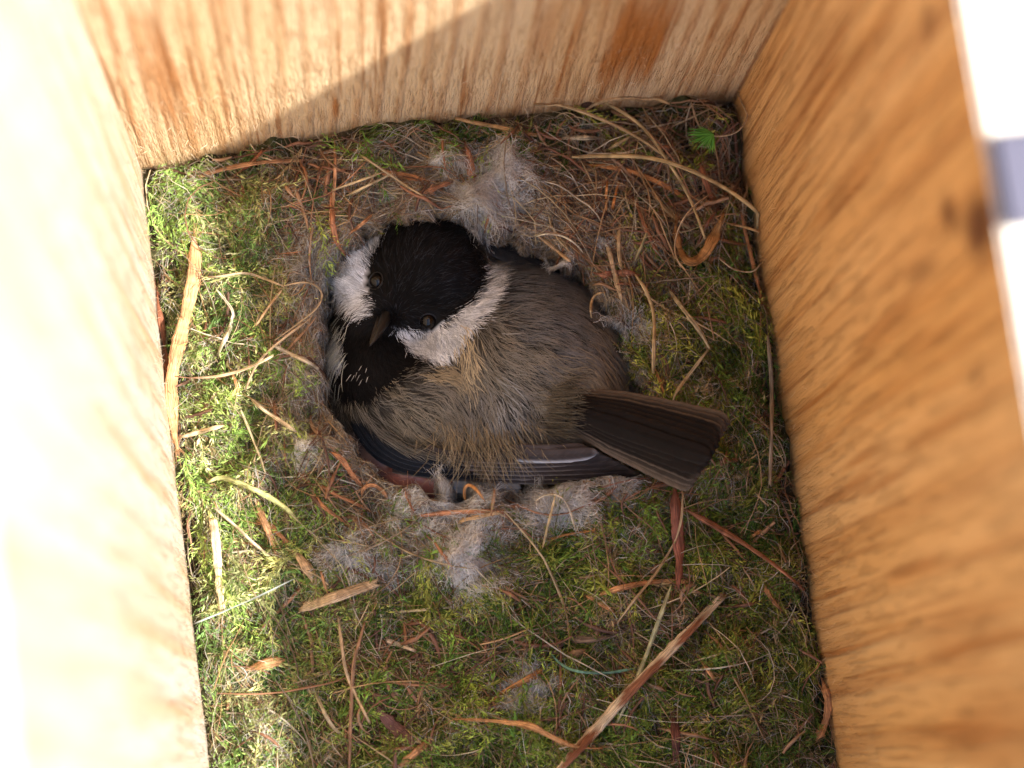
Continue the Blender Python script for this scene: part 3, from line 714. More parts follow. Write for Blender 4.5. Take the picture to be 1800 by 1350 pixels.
G_('long tan stem bending down left of the red-brown stem', [(595, 1085), (601, 1130), (608, 1183), (630, 1230), (650, 1270)], 8, (.46, .32, .18), lift=.4)
G_('straw rising from the thick wood chip to the rim', [(560, 991), (572, 1030), (585, 1070)], 6, (.42, .22, .1))
SH('short pale shaving on the moss right of the red-brown stem', [(677, 1125), (705, 1134), (741, 1149)], 8, (.62, .46, .30))
G_('pale straw lying level left of the twig bundle', [(680, 1078), (740, 1072), (800, 1066)], 6, (.56, .46, .28))
G_('whitish translucent thread across the moss by the sunlit side board', [(340, 1097), (400, 1072), (460, 1046), (518, 1017)], 3, (.42, .46, .40), lift=.55)
G_('yellow-green flat blade arching in the left moss', [(366, 848), (385, 838), (420, 848), (470, 872), (505, 895), (523, 915)], 10, (.46, .46, .18), lift=.5)
G_('thin pale stalk slanting through the left moss', [(377, 893), (415, 925), (445, 955), (478, 981)], 6, (.56, .44, .28), lift=.4)
G_('pale straw pointing at the cup from the back board side', [(585, 334), (630, 318), (674, 302)], 6, (.56, .44, .26), lift=.4)
G_('pale straw crossing the previous one below it', [(608, 345), (650, 325), (690, 305)], 5, (.54, .42, .24), lift=.4)
G_('long thin brown stem above the cup left of the fur', [(630, 270), (660, 290), (700, 318), (745, 345)], 5, (.44, .32, .18), lift=.4)
G_('orange-tan stalk leaning in the moss left of the cheek', [(450, 572), (470, 542), (495, 510)], 6, (.52, .33, .17), lift=.4)
G_('bent tan stalk pointing from left moss to the cheek', [(353, 488), (390, 486), (432, 478), (465, 490), (500, 504)], 5, (.56, .42, .26), lift=.45)
G_('wiry looped stalk left of the bird\'s bib', [(497, 503), (530, 496), (555, 500), (568, 517), (560, 540), (533, 562), (483, 598)], 4, (.50, .37, .22), lift=.5)
G_('pale forked blade in the left moss', [(408, 555), (404, 578), (392, 600), (383, 625)], 10, (.58, .52, .34), lift=.5, tip=.15)
G_('white-tan curved stem above the pale forked blade', [(380, 508), (398, 530), (411, 548), (409, 570)], 5, (.58, .50, .36), lift=.4)
G_('long tan straw ending at the forked junction of straws on the left', [(343, 664), (380, 662), (430, 650), (480, 625)], 7, (.60, .46, .28), lift=.5)
G_('thin straw rising from the junction towards the bib', [(432, 685), (450, 640), (485, 605), (548, 558)], 5, (.54, .38, .22), lift=.5)
G_('pale flat straw from the junction down towards the rim', [(437, 697), (460, 718), (490, 738), (520, 758)], 7, (.58, .44, .27), lift=.5)
G_('pale broken straw near the rim left of the black breast', [(480, 607), (510, 622), (540, 634), (560, 648)], 8, (.54, .44, .30), lift=.45)
G_('thin stem dropping through the left moss to the yellow-green blade', [(424, 722), (440, 760), (456, 800), (466, 830)], 5, (.54, .42, .24), lift=.45)
G_('short tan straw jutting from the sunlit side board', [(318, 768), (350, 760), (392, 748)], 9, (.56, .42, .24), lift=.45)
G_('slim tan straw slanting across the lower rim under the wing tip', [(976, 874), (968, 905), (954, 962)], 5, (.52, .38, .2), lift=.5)
G_('kinked thin straw at the cup edge under the wing tip', [(942, 880), (955, 870), (982, 868), (1000, 890), (1012, 932)], 4, (.58, .48, .34), lift=.5)
G_('straw running from under the tail tip to the twig bundle', [(1200, 860), (1198, 930), (1160, 1000), (1110, 1060), (1085, 1095)], 5, (.48, .33, .18), lift=.6)
G_('brown stalk standing along the shaded side board', [(1350, 592), (1356, 650), (1358, 720), (1354, 852)], 9, (.26, .19, .12), lift=.5)
G_('thin straw touching the shaded side board above the leaf', [(1277, 392), (1315, 400), (1348, 413)], 5, (.46, .28, .12), lift=.5)
G_('wiry curl springing up in the straw corner', [(1214, 175), (1222, 205), (1235, 235), (1268, 241), (1300, 232), (1318, 200), (1314, 160)], 3.5, (.40, .28, .16), lift=.7)
G_('wiry loop around the dried curled leaf', [(1252, 338), (1215, 365), (1192, 400), (1184, 440), (1196, 468)], 3.5, (.44, .30, .17), lift=.6)
G_('wiry curl low beside the shaded side board, above the moss', [(1265, 455), (1290, 475), (1325, 480), (1340, 458)], 3.5, (.42, .3, .18), lift=.6)
G_('thin curled straw hooking over the bird\'s back', [(1063, 513), (1045, 518), (1038, 535), (1040, 558)], 5, (.46, .32, .17), lift=.4)
G_('pale bent straw arching along the rim above the bird\'s back', [(940, 416), (960, 410), (990, 414), (1015, 430), (1025, 445)], 4, (.62, .54, .38), lift=.4)
G_('short pale straw on the lower front moss, left of centre', [(540, 1190), (560, 1230), (580, 1275), (612, 1300)], 7, (.5, .38, .22), lift=.35)

# dried curled leaf and green leaf tuft
leafm = strip('dry_leaf', 'dry leaf', 'curled dry brown leaf standing in the straw tangle', [(1187, 392), (1192, 435), (1212, 464), (1236, 452), (1256, 415), (1272, 375)], 17, (.34, .17, .06), lift=.5, fray=30, wob=.3)
gl = []
for k, a in enumerate(np.linspace(-.5, 1.9, 26)):
    b0 = unproj(1254, 236, 1.15)
    d = np.array([-math.cos(a - .35), math.sin(-a * .55 + .35), rng.uniform(-.1, .15)]); l = rng.uniform(.32, .5)
    t = np.linspace(0, 1, 5)[:, None]
    gl.append(b0 + d * l * t + np.array([0, -.12, -.15]) * t ** 2 * l)
gl = np.array(gl); Cg = np.array([.16, .42, .06]) * rng.uniform(.6, 1.3, (len(gl), 1))
v, q, c = strands(gl, np.full((1, 1), .018) * np.array([.4, .9, 1, .8, .2]), Cg, sides=3)
tag(build('green_leaf', v, q, M_MOSS, None, c), 'fresh bright green fan-shaped leaf in the straw corner', 'leaf')

# ------------------------------------------------------------------ bird
def wp(px, py, z): return unproj(np.float64(px), np.float64(py), np.float64(z))
BL = [  # centre pixel, height, radii (cm), rotation about z (degrees)
    ((905, 650, -.75), (2.05, 1.75, 1.85), -25),
    ((980, 712, -.35), (1.15, 1.0, 1.25), -10),
    ((760, 710, -.75), (1.75, 1.15, 1.55), -12),
    ((668, 660, -.75), (.98, 1.12, 1.35), 0),
    ((855, 755, -.45), (1.7, .85, 1.1), -2),
]
HD = [
    ((748, 490, -.15), (1.10, 1.06, 1.08), -35),
    ((700, 545, .05), (.70, .66, .70), 0),
    ((650, 580, -.25), (.62, .60, .75), 0),
    ((640, 500, -.35), (.55, .75, .8), 20),
    ((800, 560, -.25), (.78, .62, .9), 35),
]
def ell(P, e):
    (px, py, z), r, a = e; c = wp(px, py, z); a = math.radians(a)
    q = P - c; x = q[..., 0] * math.cos(a) + q[..., 1] * math.sin(a); y = -q[..., 0] * math.sin(a) + q[..., 1] * math.cos(a)
    k0 = np.sqrt((x / r[0]) ** 2 + (y / r[1]) ** 2 + (q[..., 2] / r[2]) ** 2)
    k1 = np.sqrt((x / r[0] ** 2) ** 2 + (y / r[1] ** 2) ** 2 + (q[..., 2] / r[2] ** 2) ** 2)
    return k0 * (k0 - 1) / np.maximum(k1, 1e-6)
def smin(vals, k):
    v = np.stack(vals, 0); return -k * np.log(np.exp(-v / k).sum(0))
_bc = {}
def sdf(P):
    b = smin([ell(P, e) for e in BL], .10); h = smin([ell(P, e) for e in HD], .07)
    return smin([b, h], .045)
def grad(P, f=sdf, e=.01):
    g_ = np.stack([f(P + np.eye(3)[i] * e) - f(P - np.eye(3)[i] * e) for i in range(3)], -1)
    return nrm(g_)
def star_mesh(center, f, far=4.5, sub=6):
    import bmesh
    bm = bmesh.new(); bmesh.ops.create_icosphere(bm, subdivisions=sub, radius=1)
    D = np.array([v.co[:] for v in bm.verts]); T = np.array([[v.index for v in fa.verts] for fa in bm.faces]); bm.free()
    D = nrm(D); hi = np.full(len(D), far); lo = np.zeros(len(D)); done = np.zeros(len(D), bool)
    for t in np.linspace(far, .05, 140):
        val = f(center + D * t)
        new = (~done) & (val < 0); lo[new] = t; done |= new; hi = np.where(done, hi, t)
    for _ in range(14):
        mid = (lo + hi) / 2; val = f(center + D * mid[:, None]); ins = val < 0
        lo = np.where(ins, mid, lo); hi = np.where(ins, hi, mid)
    return center + D * lo[:, None], T

CAP = [(673, 412), (664, 441), (649, 468), (643, 494), (650, 517), (664, 546), (672, 560), (696, 572), (709, 577), (733, 583), (753, 583), (773, 572), (800, 550), (827, 532), (845, 508), (849, 481), (844, 448), (831, 424), (807, 400), (770, 380), (724, 380), (690, 396)]
CHL = [(676, 408), (647, 430), (620, 460), (600, 492), (586, 508), (592, 528), (616, 543), (647, 561), (657, 552), (658, 540), (650, 515), (643, 494), (649, 468), (664, 441)]
CHR = [(694, 576), (709, 575), (733, 580), (753, 582), (773, 571), (800, 549), (827, 530), (846, 508), (850, 481), (846, 452), (866, 462), (880, 490), (872, 515), (856, 543), (822, 583), (806, 612), (784, 632), (758, 637), (729, 625), (712, 608)]
BIB = [(584, 500), (592, 528), (616, 543), (647, 561), (672, 560), (694, 576), (712, 606), (729, 625), (745, 634), (720, 648), (697, 664), (670, 678), (650, 700), (604, 702), (586, 682), (578, 640), (582, 560)]
PAL_ = [(592, 580), (604, 600), (606, 638), (582, 640), (574, 620)]
WBAR = [(612, 722), (640, 742), (684, 775), (716, 790), (760, 808), (800, 822), (800, 836), (738, 835), (693, 823), (655, 802), (628, 770), (606, 735)]
def region(px, py, j=3.0):
    n = px.shape
    x = px + rng.normal(0, j, n); y = py + rng.normal(0, j, n)
    r = np.zeros(n, int)                       # 0 back
    r[in_poly(x, y, BIB)] = 2
    r[in_poly(x, y, PAL_)] = 3
    r[in_poly(x, y, WBAR)] = 4
    r[in_poly(x, y, CHR)] = 3
    r[in_poly(x, y, CHL)] = 3
    r[in_poly(x, y, CAP)] = 1
    r[(r == 0) & (np.hypot(x - 672, y - 562) < 32)] = 2
    return r
nb = Noise2(60, seed=21); nb2 = Noise2(22, seed=22)
def back_cols(px, py, n):
    """grey under-colour and tan tips of the back feathers"""
    tan = np.clip(.55 + .5 * g(px, py, 850, 620, 90, 60) + .2 * g(px, py, 990, 690, 90, 60) + .4 * g(px, py, 700, 720, 110, 60) + .3 * g(px, py, 860, 790, 120, 50)
                  - .6 * g(px, py, 920, 490, 120, 60) - .35 * g(px, py, 875, 740, 35, 50) - .3 * g(px, py, 940, 590, 60, 40) + .18 * nb(px, py), 0, 1)[:, None]
    wh = (.28 * g(px, py, 872, 735, 22, 45) + .2 * g(px, py, 900, 790, 60, 18))[:, None]
    c = np.array([.20, .170, .125]) * tan + np.array([.128, .127, .130]) * (1 - tan)
    return c * (1 - wh) + np.array([.45, .44, .42]) * wh
FLOW = np.array([  # x, y, dx, dy in the photo
    (870, 480, 1, -.1), (930, 470, 1, .1), (1000, 490, 1, .35), (1040, 540, .8, .8), (1075, 600, .5, 1), (880, 540, 1, .1), (960, 540, 1, .2), (1020, 590, .9, .6), (1070, 650, .5, 1),
    (860, 590, .3, .35), (835, 600, .15, 1), (815, 645, .1, .9), (900, 600, 1, .35), (960, 620, 1, .3), (1010, 650, 1, .15), (890, 660, .8, .6), (940, 670, .9, .5), (985, 690, .6, .6),
    (720, 655, 1, .3), (660, 690, 1, .6), (620, 710, .7, 1), (700, 700, 1, .35), (750, 690, 1, .1), (790, 665, 1, .25), (650, 740, .8, .8), (700, 750, 1, .55), (750, 740, .9, .5), (790, 720, .5, .8),
    (760, 790, 1, .5), (800, 770, .25, 1), (840, 720, .3, 1), (830, 790, 0, 1), (870, 740, .25, 1), (880, 800, .05, 1), (920, 740, .5, .9), (930, 790, .5, .6), (970, 760, .8, .7), (1000, 760, .9, .5), (860, 840, 0, 1), (920, 830, .3, 1),
    (600, 680, .1, 1), (590, 720, .2, 1), (1090, 700, .3, 1),
    # head
    (665, 545, -.4, -.2), (700, 520, .5, -.7), (740, 470, .6, -.7), (790, 430, .7, -.5), (700, 440, .2, -1), (820, 480, 1, -.3), (770, 530, .9, -.5), (740, 570, .8, .2), (640, 470, -.6, -.9), (620, 510, -.9, -.3), (640, 545, -.8, .3),
    (720, 600, .3, 1), (760, 605, .5, .9), (800, 590, .8, .6), (840, 545, .9, .2), (860, 500, 1, 0), (600, 560, -.4, 1), (640, 600, -.1, 1), (680, 610, .2, 1), (620, 650, -.1, 1), (670, 650, .3, 1), (590, 620, -.3, 1)], float)
FLOW[:, 2:] = nrm(FLOW[:, 2:])
def flow(px, py):
    w = 1 / ((px[:, None] - FLOW[:, 0]) ** 2 + (py[:, None] - FLOW[:, 1]) ** 2 + 200) ** 1.7
    d = (w[..., None] * FLOW[None, :, 2:]).sum(1); return nrm(d)

bird = empty('chickadee', wp(850, 650, -2.2))
tag(bird, 'small black-capped songbird with white cheeks and grey-tan back sitting in the nest cup', 'bird')
BC = wp(835, 630, -.75)
BV, BT = star_mesh(BC, sdf)
bpx, bpy_ = topx(BV)
rg = region(bpx, bpy_, 1.0)
bc = np.array([[.075, .062, .05], [.005, .0045, .0045], [.006, .005, .005], [.5, .5, .52], [.016, .018, .024]])[rg]
bc[rg == 0] *= .4
body = build('body', BV, None, M_FEATH, bird, bc, tris=BT)
# area weighted roots
tri = BV[BT]; ar = np.linalg.norm(np.cross(tri[:, 1] - tri[:, 0], tri[:, 2] - tri[:, 0]), axis=1)
ar = ar * (tri[:, :, 2].mean(1) > -1.6); pr = ar / ar.sum()
def roots(n):
    k = rng.choice(len(pr), n, p=pr); u, w_ = rng.uniform(size=(2, n)); s_ = u + w_ > 1; u[s_] = 1 - u[s_]; w_[s_] = 1 - w_[s_]
    t = tri[k]; return t[:, 0] + (t[:, 1] - t[:, 0]) * u[:, None] + (t[:, 2] - t[:, 0]) * w_[:, None]
def px_dir(P, d2):
    px, py = topx(P); e = 4.0
    A = unproj(px, py, P[:, 2]); Bp = unproj(px + d2[:, 0] * e, py + d2[:, 1] * e, P[:, 2])
    return nrm(Bp - A)
def grow(P0, ln, K, lift0, lift1, jit, lift_pow=1.3, coh=None):
    n = len(P0); P = P0.copy(); out = [P]
    ja = rng.normal(0, jit, n) if coh is None else coh + rng.normal(0, jit, n)
    for k in range(1, K):
        px, py = topx(P); d2 = flow(px, py)
        ca, sa = np.cos(ja), np.sin(ja); d2 = np.stack([d2[:, 0] * ca - d2[:, 1] * sa, d2[:, 0] * sa + d2[:, 1] * ca], -1)
        D = px_dir(P, d2); Nn = grad(P); D = nrm(D - Nn * (D * Nn).sum(-1, keepdims=True))
        P = P + D * (ln / (K - 1))[:, None]
        tgt = lift0 + (lift1 - lift0) * (k / (K - 1)) ** lift_pow
        P = P + grad(P) * (tgt - sdf(P))[:, None]
        out.append(P)
    return np.stack(out, 1)
nearEye = lambda px, py: (np.hypot((px - 659) / 21, (py - 494) / 23) < 1) | (np.hypot((px - 751) / 23, (py - 564) / 20) < 1)
plum = []
# dense under layer
n = 52000; R0 = roots(n); px, py = topx(R0); rg = region(px, py)
keep = ~nearEye(px, py) ; R0, px, py, rg = R0[keep], px[keep], py[keep], rg[keep]; n = len(R0)
head = (rg == 1) | (rg == 3) | (rg == 2)
ln = np.where(head, .20, .34) * rng.uniform(.6, 1.25, n); face = np.exp(-((px - 690) / 45) ** 2 - ((py - 550) / 40) ** 2); ln = ln * (1 - .6 * face)
C = np.array([[.10, .085, .07], [.005, .0045, .0045], [.008, .007, .007], [.70, .70, .72], [.018, .021, .028]])[rg] * rng.uniform(.6, 1.35, (n, 1))
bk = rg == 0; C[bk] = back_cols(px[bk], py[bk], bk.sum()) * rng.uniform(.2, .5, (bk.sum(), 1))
lf1 = np.where(head, .035, .07)
P = grow(R0, ln, 5, 0.0, lf1, .16)
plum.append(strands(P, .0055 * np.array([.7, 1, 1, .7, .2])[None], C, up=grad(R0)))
# tan tipped barbs over the back
n = 34000; R0 = roots(n); px, py = topx(R0); rg = region(px, py, 5)
keep = (rg == 0) | ((rg == 4) & (rng.uniform(size=n) < .12)); R0, px, py = R0[keep], px[keep], py[keep]; n = len(R0)
coh = .22 * nb2(px, py) + .1 * nb(px, py)
long_ = g(px, py, 860, 780, 110, 70) + .5 * g(px, py, 990, 700, 80, 70)
db = np.clip(sdist(px, py, BIB) / 30, .22, 1); ln = (.58 + .35 * long_) * rng.uniform(.6, 1.25, n) * db
P = grow(R0, ln, 8, .02, .08 + .07 * rng.uniform(size=n), .07, 1.2, coh)
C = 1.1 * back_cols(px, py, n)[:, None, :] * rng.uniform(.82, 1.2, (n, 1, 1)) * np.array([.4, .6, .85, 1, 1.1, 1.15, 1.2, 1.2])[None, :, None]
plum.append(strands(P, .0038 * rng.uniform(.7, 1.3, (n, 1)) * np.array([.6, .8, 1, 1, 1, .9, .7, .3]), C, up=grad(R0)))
# loose long barbs and fringe at the cheek edge, wing and rump
sel = [((822, 628), 9, 22, 110, .36, (.55, .44, .28)), ((850, 800), 70, 26, 420, .75, (.40, .31, .19)), ((1000, 690), 30, 40, 200, .5, (.25, .205, .14)),
       ((780, 660), 22, 9, 110, .4, (.36, .29, .19)), ((870, 735), 22, 40, 110, .45, (.32, .31, .29)), ((1075, 600), 30, 60, 200, .4, (.28, .22, .14)),
       ((628, 652), 12, 9, 9, .12, (.6, .6, .6)), ((592, 612), 10, 26, 130, .3, (.55, .56, .50))]
for (cx, cy), sx, sy, n, L0, colr in sel:
    x = rng.normal(cx, sx, n); y = rng.normal(cy, sy, n)
    # drop onto the surface along the sight line
    d = nrm(ray(x, y)); t = np.full(n, 32.0)
    for _ in range(40): t = t + sdf(CAM + d * t[:, None]) * .9
    R0 = CAM + d * t[:, None]; ok = (np.abs(sdf(R0)) < .05); R0 = R0[ok]; n = len(R0)
    if n < 2: continue
    P = grow(R0, L0 * rng.uniform(.7, 1.2, n), 7, .05, .18, .22)
    plum.append(strands(P, .0055 * np.array([.8, 1, 1, 1, .9, .7, .3])[None], np.array(colr) * rng.uniform(.75, 1.25, (n, 1)), up=grad(R0)))
# white cheeks and black cap: fine upper layer
n = 26000; R0 = roots(n * 2); px, py = topx(R0); rg = region(px, py, 4)
keep = ((rg == 1) | (rg == 3) | (rg == 2)) & ~nearEye(px, py); R0, px, py, rg = R0[keep], px[keep], py[keep], rg[keep]; n = len(R0)
face = np.exp(-((px - 690) / 45) ** 2 - ((py - 550) / 40) ** 2)
C = np.array([[0, 0, 0], [.007, .006, .006], [.011, .010, .010], [.80, .80, .81]])[rg] * rng.uniform(.6, 1.3, (n, 1))
sp = (g(px, py, 735, 455, 10, 16) + .5 * g(px, py, 770, 485, 22, 12) > .45) & (rng.uniform(size=n) < .35)
cap_sheen = (rg == 1) & (rng.uniform(size=n) < .22); C[cap_sheen] = np.array([.024, .024, .028]) * rng.uniform(.5, 1.3, (cap_sheen.sum(), 1))  # paler, bluish share of cap hairs: feather sheen put into the colour
C[sp & (rg == 1)] = (.035, .034, .038)
P = grow(R0, .22 * rng.uniform(.6, 1.3, n) * (1 - .5 * face), 5, .015, .06 + .03 * rng.uniform(size=n), .22, 1.2, .2 * nb2(px, py))
plum.append(strands(P, .0042 * np.array([.8, 1, 1, .7, .2])[None], C, up=grad(R0)))
v, q, c = merge(plum)
tag(build('plumage', v, q, M_FEATH, bird, c), kind='stuff')

# eyes
M_EYE, nt, b, L = mat_new('eye'); b.inputs['Base Color'].default_value = (.004, .0025, .002, 1); b.inputs['Roughness'].default_value = .05; b.inputs['Specular IOR Level'].default_value = .34
M_IRIS, nt, b, L = mat_new('iris'); b.inputs['Base Color'].default_value = (.006, .003, .002, 1); b.inputs['Roughness'].default_value = .04; b.inputs['Specular IOR Level'].default_value = .2
def hit(px, py):
    d = nrm(ray(px, py)); t = 30.0
    for _ in range(60): t += float(sdf((CAM + d * t)[None])[0]) * .9
    return CAM + d * t
for (ex, ey) in ((661, 494), (752, 565)):
    p = hit(ex, ey); nn = grad(p[None])[0]; rr = .148
    c0 = p - nn * .03
    u, w_ = np.meshgrid(np.linspace(0, np.pi, 20), np.linspace(0, 2 * np.pi, 29)[:-1], indexing='ij')
    a1 = nrm(np.cross(nn, [0, 1, 0.1])); a2 = np.cross(nn, a1)
    V = c0 + rr * (np.cos(u)[..., None] * nn + np.sin(u)[..., None] * (np.cos(w_)[..., None] * a1 + np.sin(w_)[..., None] * a2))
    ii = np.arange(20 * 28).reshape(20, 28); jn = np.roll(ii, -1, 1)
    Q = np.stack([ii[:-1], ii[1:], jn[1:], jn[:-1]], -1).reshape(-1, 4)
    eo = build('eye', V, Q, [M_EYE, M_IRIS], bird)
    eo['label'] = 'dark glossy eye beside the white cheek' if ex < 700 else 'dark brown glossy eye over the lower cheek'
    mi = np.zeros(len(Q), np.int32); mi[28 * 6:28 * 9] = 1; eo.data.polygons.foreach_set('material_index', mi)
    # lid ring
    K = 25; th = np.linspace(0, 2 * np.pi, K)
    rc = p - nn * .0 ; pr_ = np.stack([rc + (math.cos(t) * a1 * 1.0 + math.sin(t) * a2) * .148 + nn * .01 for t in th])
    v, q, c = strands(pr_[None], np.full((1, 1), .013), np.array([[.014, .012, .011]]), up=nn[None], sides=6)
    build('eye_ring', v, q, M_SKIN, eo, c)

# beak
def beak(name, bpt, tip, w0, h0, colb, upv, curve, open_=0.0):
    K, m = 16, 14; t = np.linspace(0, 1, K)
    ax = nrm(tip - bpt); sd = nrm(np.cross(ax, upv)); up = np.cross(sd, ax)
    rows = []
    for k in range(K):
        r = (1 - t[k]) ** .75 * .97 + .03 * (k < K - 1)
        cpt = bpt + (tip - bpt) * t[k] + up * curve * math.sin(math.pi * t[k])
        rows.append([cpt + sd * math.cos(a) * w0 * r + up * math.sin(a) * h0 * r * (1.0 if math.sin(a) > 0 else .45) for a in np.linspace(0, 2 * np.pi, m + 1)[:-1]])
    V = np.array(rows); ii = np.arange(K * m).reshape(K, m); jn = np.roll(ii, -1, 1)
    Q = np.stack([ii[:-1], jn[:-1], jn[1:], ii[1:]], -1).reshape(-1, 4)
    c = np.array(colb) * (1 + .25 * rng.normal(size=(K, m, 1)) * .5) * (1 + .9 * t[:, None, None] ** 2)
    o = build(name, V, Q, M_BEAK, None, c.reshape(-1, 3)); return o
M_BEAK = fibre_mat('horn', .38, 0, .25, 700, .5)
pb = hit(675, 560); nb_ = grad(pb[None])[0]
tipp = wp(649, 610, pb[2] + .42)
upv = nrm(nb_ * .3 + nrm(wp(745, 500, 0) - wp(675, 560, 0)) + np.array([0, 0, .3]))
for nm_, off, col_, wid, hh, cv in (('upper_beak', .055, (.007, .0055, .005), .115, .11, .05), ('lower_beak', -.06, (.02, .015, .012), .105, .08, -.01)):
    up2 = nrm(upv - nrm(tipp - pb) * np.dot(upv, nrm(tipp - pb)))
    bb = pb - nrm(tipp - pb) * .04 + up2 * off
    tt = tipp + up2 * (.01 if off > 0 else -.03) - (nrm(tipp - pb) * (.0 if off > 0 else .07))
    o = beak(nm_, bb, tt, wid, hh, col_, up2, cv); o.parent = bird; o.matrix_parent_inverse = bird.matrix_world.inverted()
# nasal bristles over the beak base
n = 420; x = rng.normal(684, 10, n); y = rng.normal(556, 8, n)
R0 = np.array([hit(a_, b_) for a_, b_ in zip(x, y)])
ax = nrm(tipp - pb); t = np.linspace(0, 1, 5)[None, :, None]
D = nrm(ax + rng.normal(0, .2, (n, 3)) + nb_ * .15)[:, None]
P = R0[:, None] + D * rng.uniform(.08, .24, (n, 1, 1)) * t - nb_ * .05 * t ** 2
v, q, c = strands(P, .004 * np.array([1, 1, .8, .6, .2])[None], np.array([.008, .007, .007]) * rng.uniform(.6, 1.6, (n, 1)), sides=3)
tag(build('bristles', v, q, M_FEATH, bird, c), kind='stuff')

# feathers with a shaft and vanes
def feather(name, pts, zs, w, parent, dark, edge, edge_side=0, upv=(0, 0, 1), tipr=.12, roll=0.0, label=None, edge_w=.25, barbs=True, base=.6):
    K = 30; p = smooth_line(pts, K); s = np.linspace(0, 1, K)
    z = np.interp(s, np.linspace(0, 1, len(zs)), zs); P = unproj(p[:, 0], p[:, 1], z)
    T = nrm(np.gradient(P, axis=0)); Sd = nrm(np.cross(T, np.array(upv))); U = np.cross(Sd, T)
    Sd, U = Sd * math.cos(roll) + U * math.sin(roll), U * math.cos(roll) - Sd * math.sin(roll)
    a = np.linspace(-1, 1, 11); m = len(a)
    wd = w / 105 / 2 * (base + (1 - base) * np.minimum(1, s / .35)) * np.sqrt(np.clip(1 - (np.clip((s - (1 - tipr)) / tipr, 0, 1)) ** 2.2, 0, 1))
    wd = np.maximum(wd, .004)
    cam_ = .06 * (w / 60) * (1 - a ** 2) + .02 * np.exp(-(a / .09) ** 2)
    nick = 1 + .035 * rng.normal(size=(K, m))
    top = P[:, None] + Sd[:, None] * (wd[:, None] * a * nick)[..., None] + U[:, None] * (np.broadcast_to(cam_, (K, m)))[..., None]
    bot = P[:, None] + Sd[:, None] * (wd[:, None] * a * .97)[..., None] + U[:, None] * (cam_ - .022)[None, :, None]
    V = np.concatenate([top, bot[:, ::-1]], 1); mm = 2 * m
    i = (np.arange(K - 1) * mm)[:, None]; j = np.arange(mm); j2 = (j + 1) % mm
    Q = np.stack([i + j, i + mm + j, i + mm + j2, i + j2], -1).reshape(-1, 4)
    cap0 = [[k, k + 1, mm - 2 - k, mm - 1 - k] for k in range(m - 1)]
    Q = np.concatenate([Q, cap0, [[(K - 1) * mm + x for x in r[::-1]] for r in cap0]])
    aa = np.concatenate([a, a[::-1]])
    if edge_side == 0: e = np.clip((np.abs(aa) - (1 - edge_w)) / edge_w, 0, 1)
    else: e = np.clip((aa * edge_side - (1 - edge_w)) / edge_w, 0, 1)
    e = e[None, :, None] * np.ones((K, 1, 1)); te = np.clip((s - .93) / .07, 0, 1)[:, None, None] * .35
    e = np.maximum(e, te)
    c = np.array(dark) * (1 - e) + np.array(edge) * e
    c = c * (1 + .06 * rng.normal(size=(K, 1, 1)))
    c[:, 4:7] *= .8
    L_ = np.cumsum(np.r_[0, np.linalg.norm(np.diff(P, axis=0), axis=1)]); r0 = rng.uniform(0, 40)
    # barb direction: streaks leave the shaft at an angle
    st = np.stack(np.broadcast_arrays(np.abs(aa)[None] * wd.max() * 1.0 + r0, (L_[:, None] - np.abs(aa)[None] * wd.max() * 1.4) * .9, 0 * L_[:, None]), -1)
    o = build(name, V.reshape(-1, 3), Q, M_FLIGHT, parent, c.reshape(-1, 3), st.reshape(-1, 3))
    if label: o['label'] = label
    return o

# tail: twelve feathers closed to a narrow fan, the middle pair on top
tail = bpy.data.objects.new('tail', None); scene.collection.objects.link(tail)
tail.location = Vector(wp(1015, 715, .8)) * S; tail.matrix_world = Matrix.Translation(tail.location)
tail.parent = bird; tail.matrix_parent_inverse = bird.matrix_world.inverted()
A0, A1 = np.array([994, 690.]), np.array([998, 742.])      # base, upper and lower side
Bq0, Bq1 = np.array([1284, 744.]), np.array([1220, 854.])    # tip, upper and lower side
order = [0, 11, 1, 10, 2, 9, 3, 8, 4, 7, 5, 6]
for kk, i in enumerate(order):
    f = i / 11; A = A0 * (1 - f) + A1 * f; Bp = Bq0 * (1 - f) + Bq1 * f
    out = abs(f - .5) * 2
    Bp = Bp - (Bp - A) * .035 * (1 - out) * 0 + (Bp - A) * (.012 if out < .3 else 0)
    midp = (A + Bp) / 2 + np.array([.25, 1.]) * (2 if f > .5 else -5)
    side = -1 if f < .5 else 1
    feather('tail_feather', [A, midp, Bp], [.82 + .025 * kk, 1.2 + .03 * kk, 1.8 + .03 * kk], 36, tail,
            (.009, .006, .005) if out < .75 else (.035, .026, .02), (.15, .11, .08) if out > .6 else (.030, .022, .017), side, edge_w=.16 + .5 * (out > .85), tipr=.10, upv=(-.3, -.05, 1), base=.6)

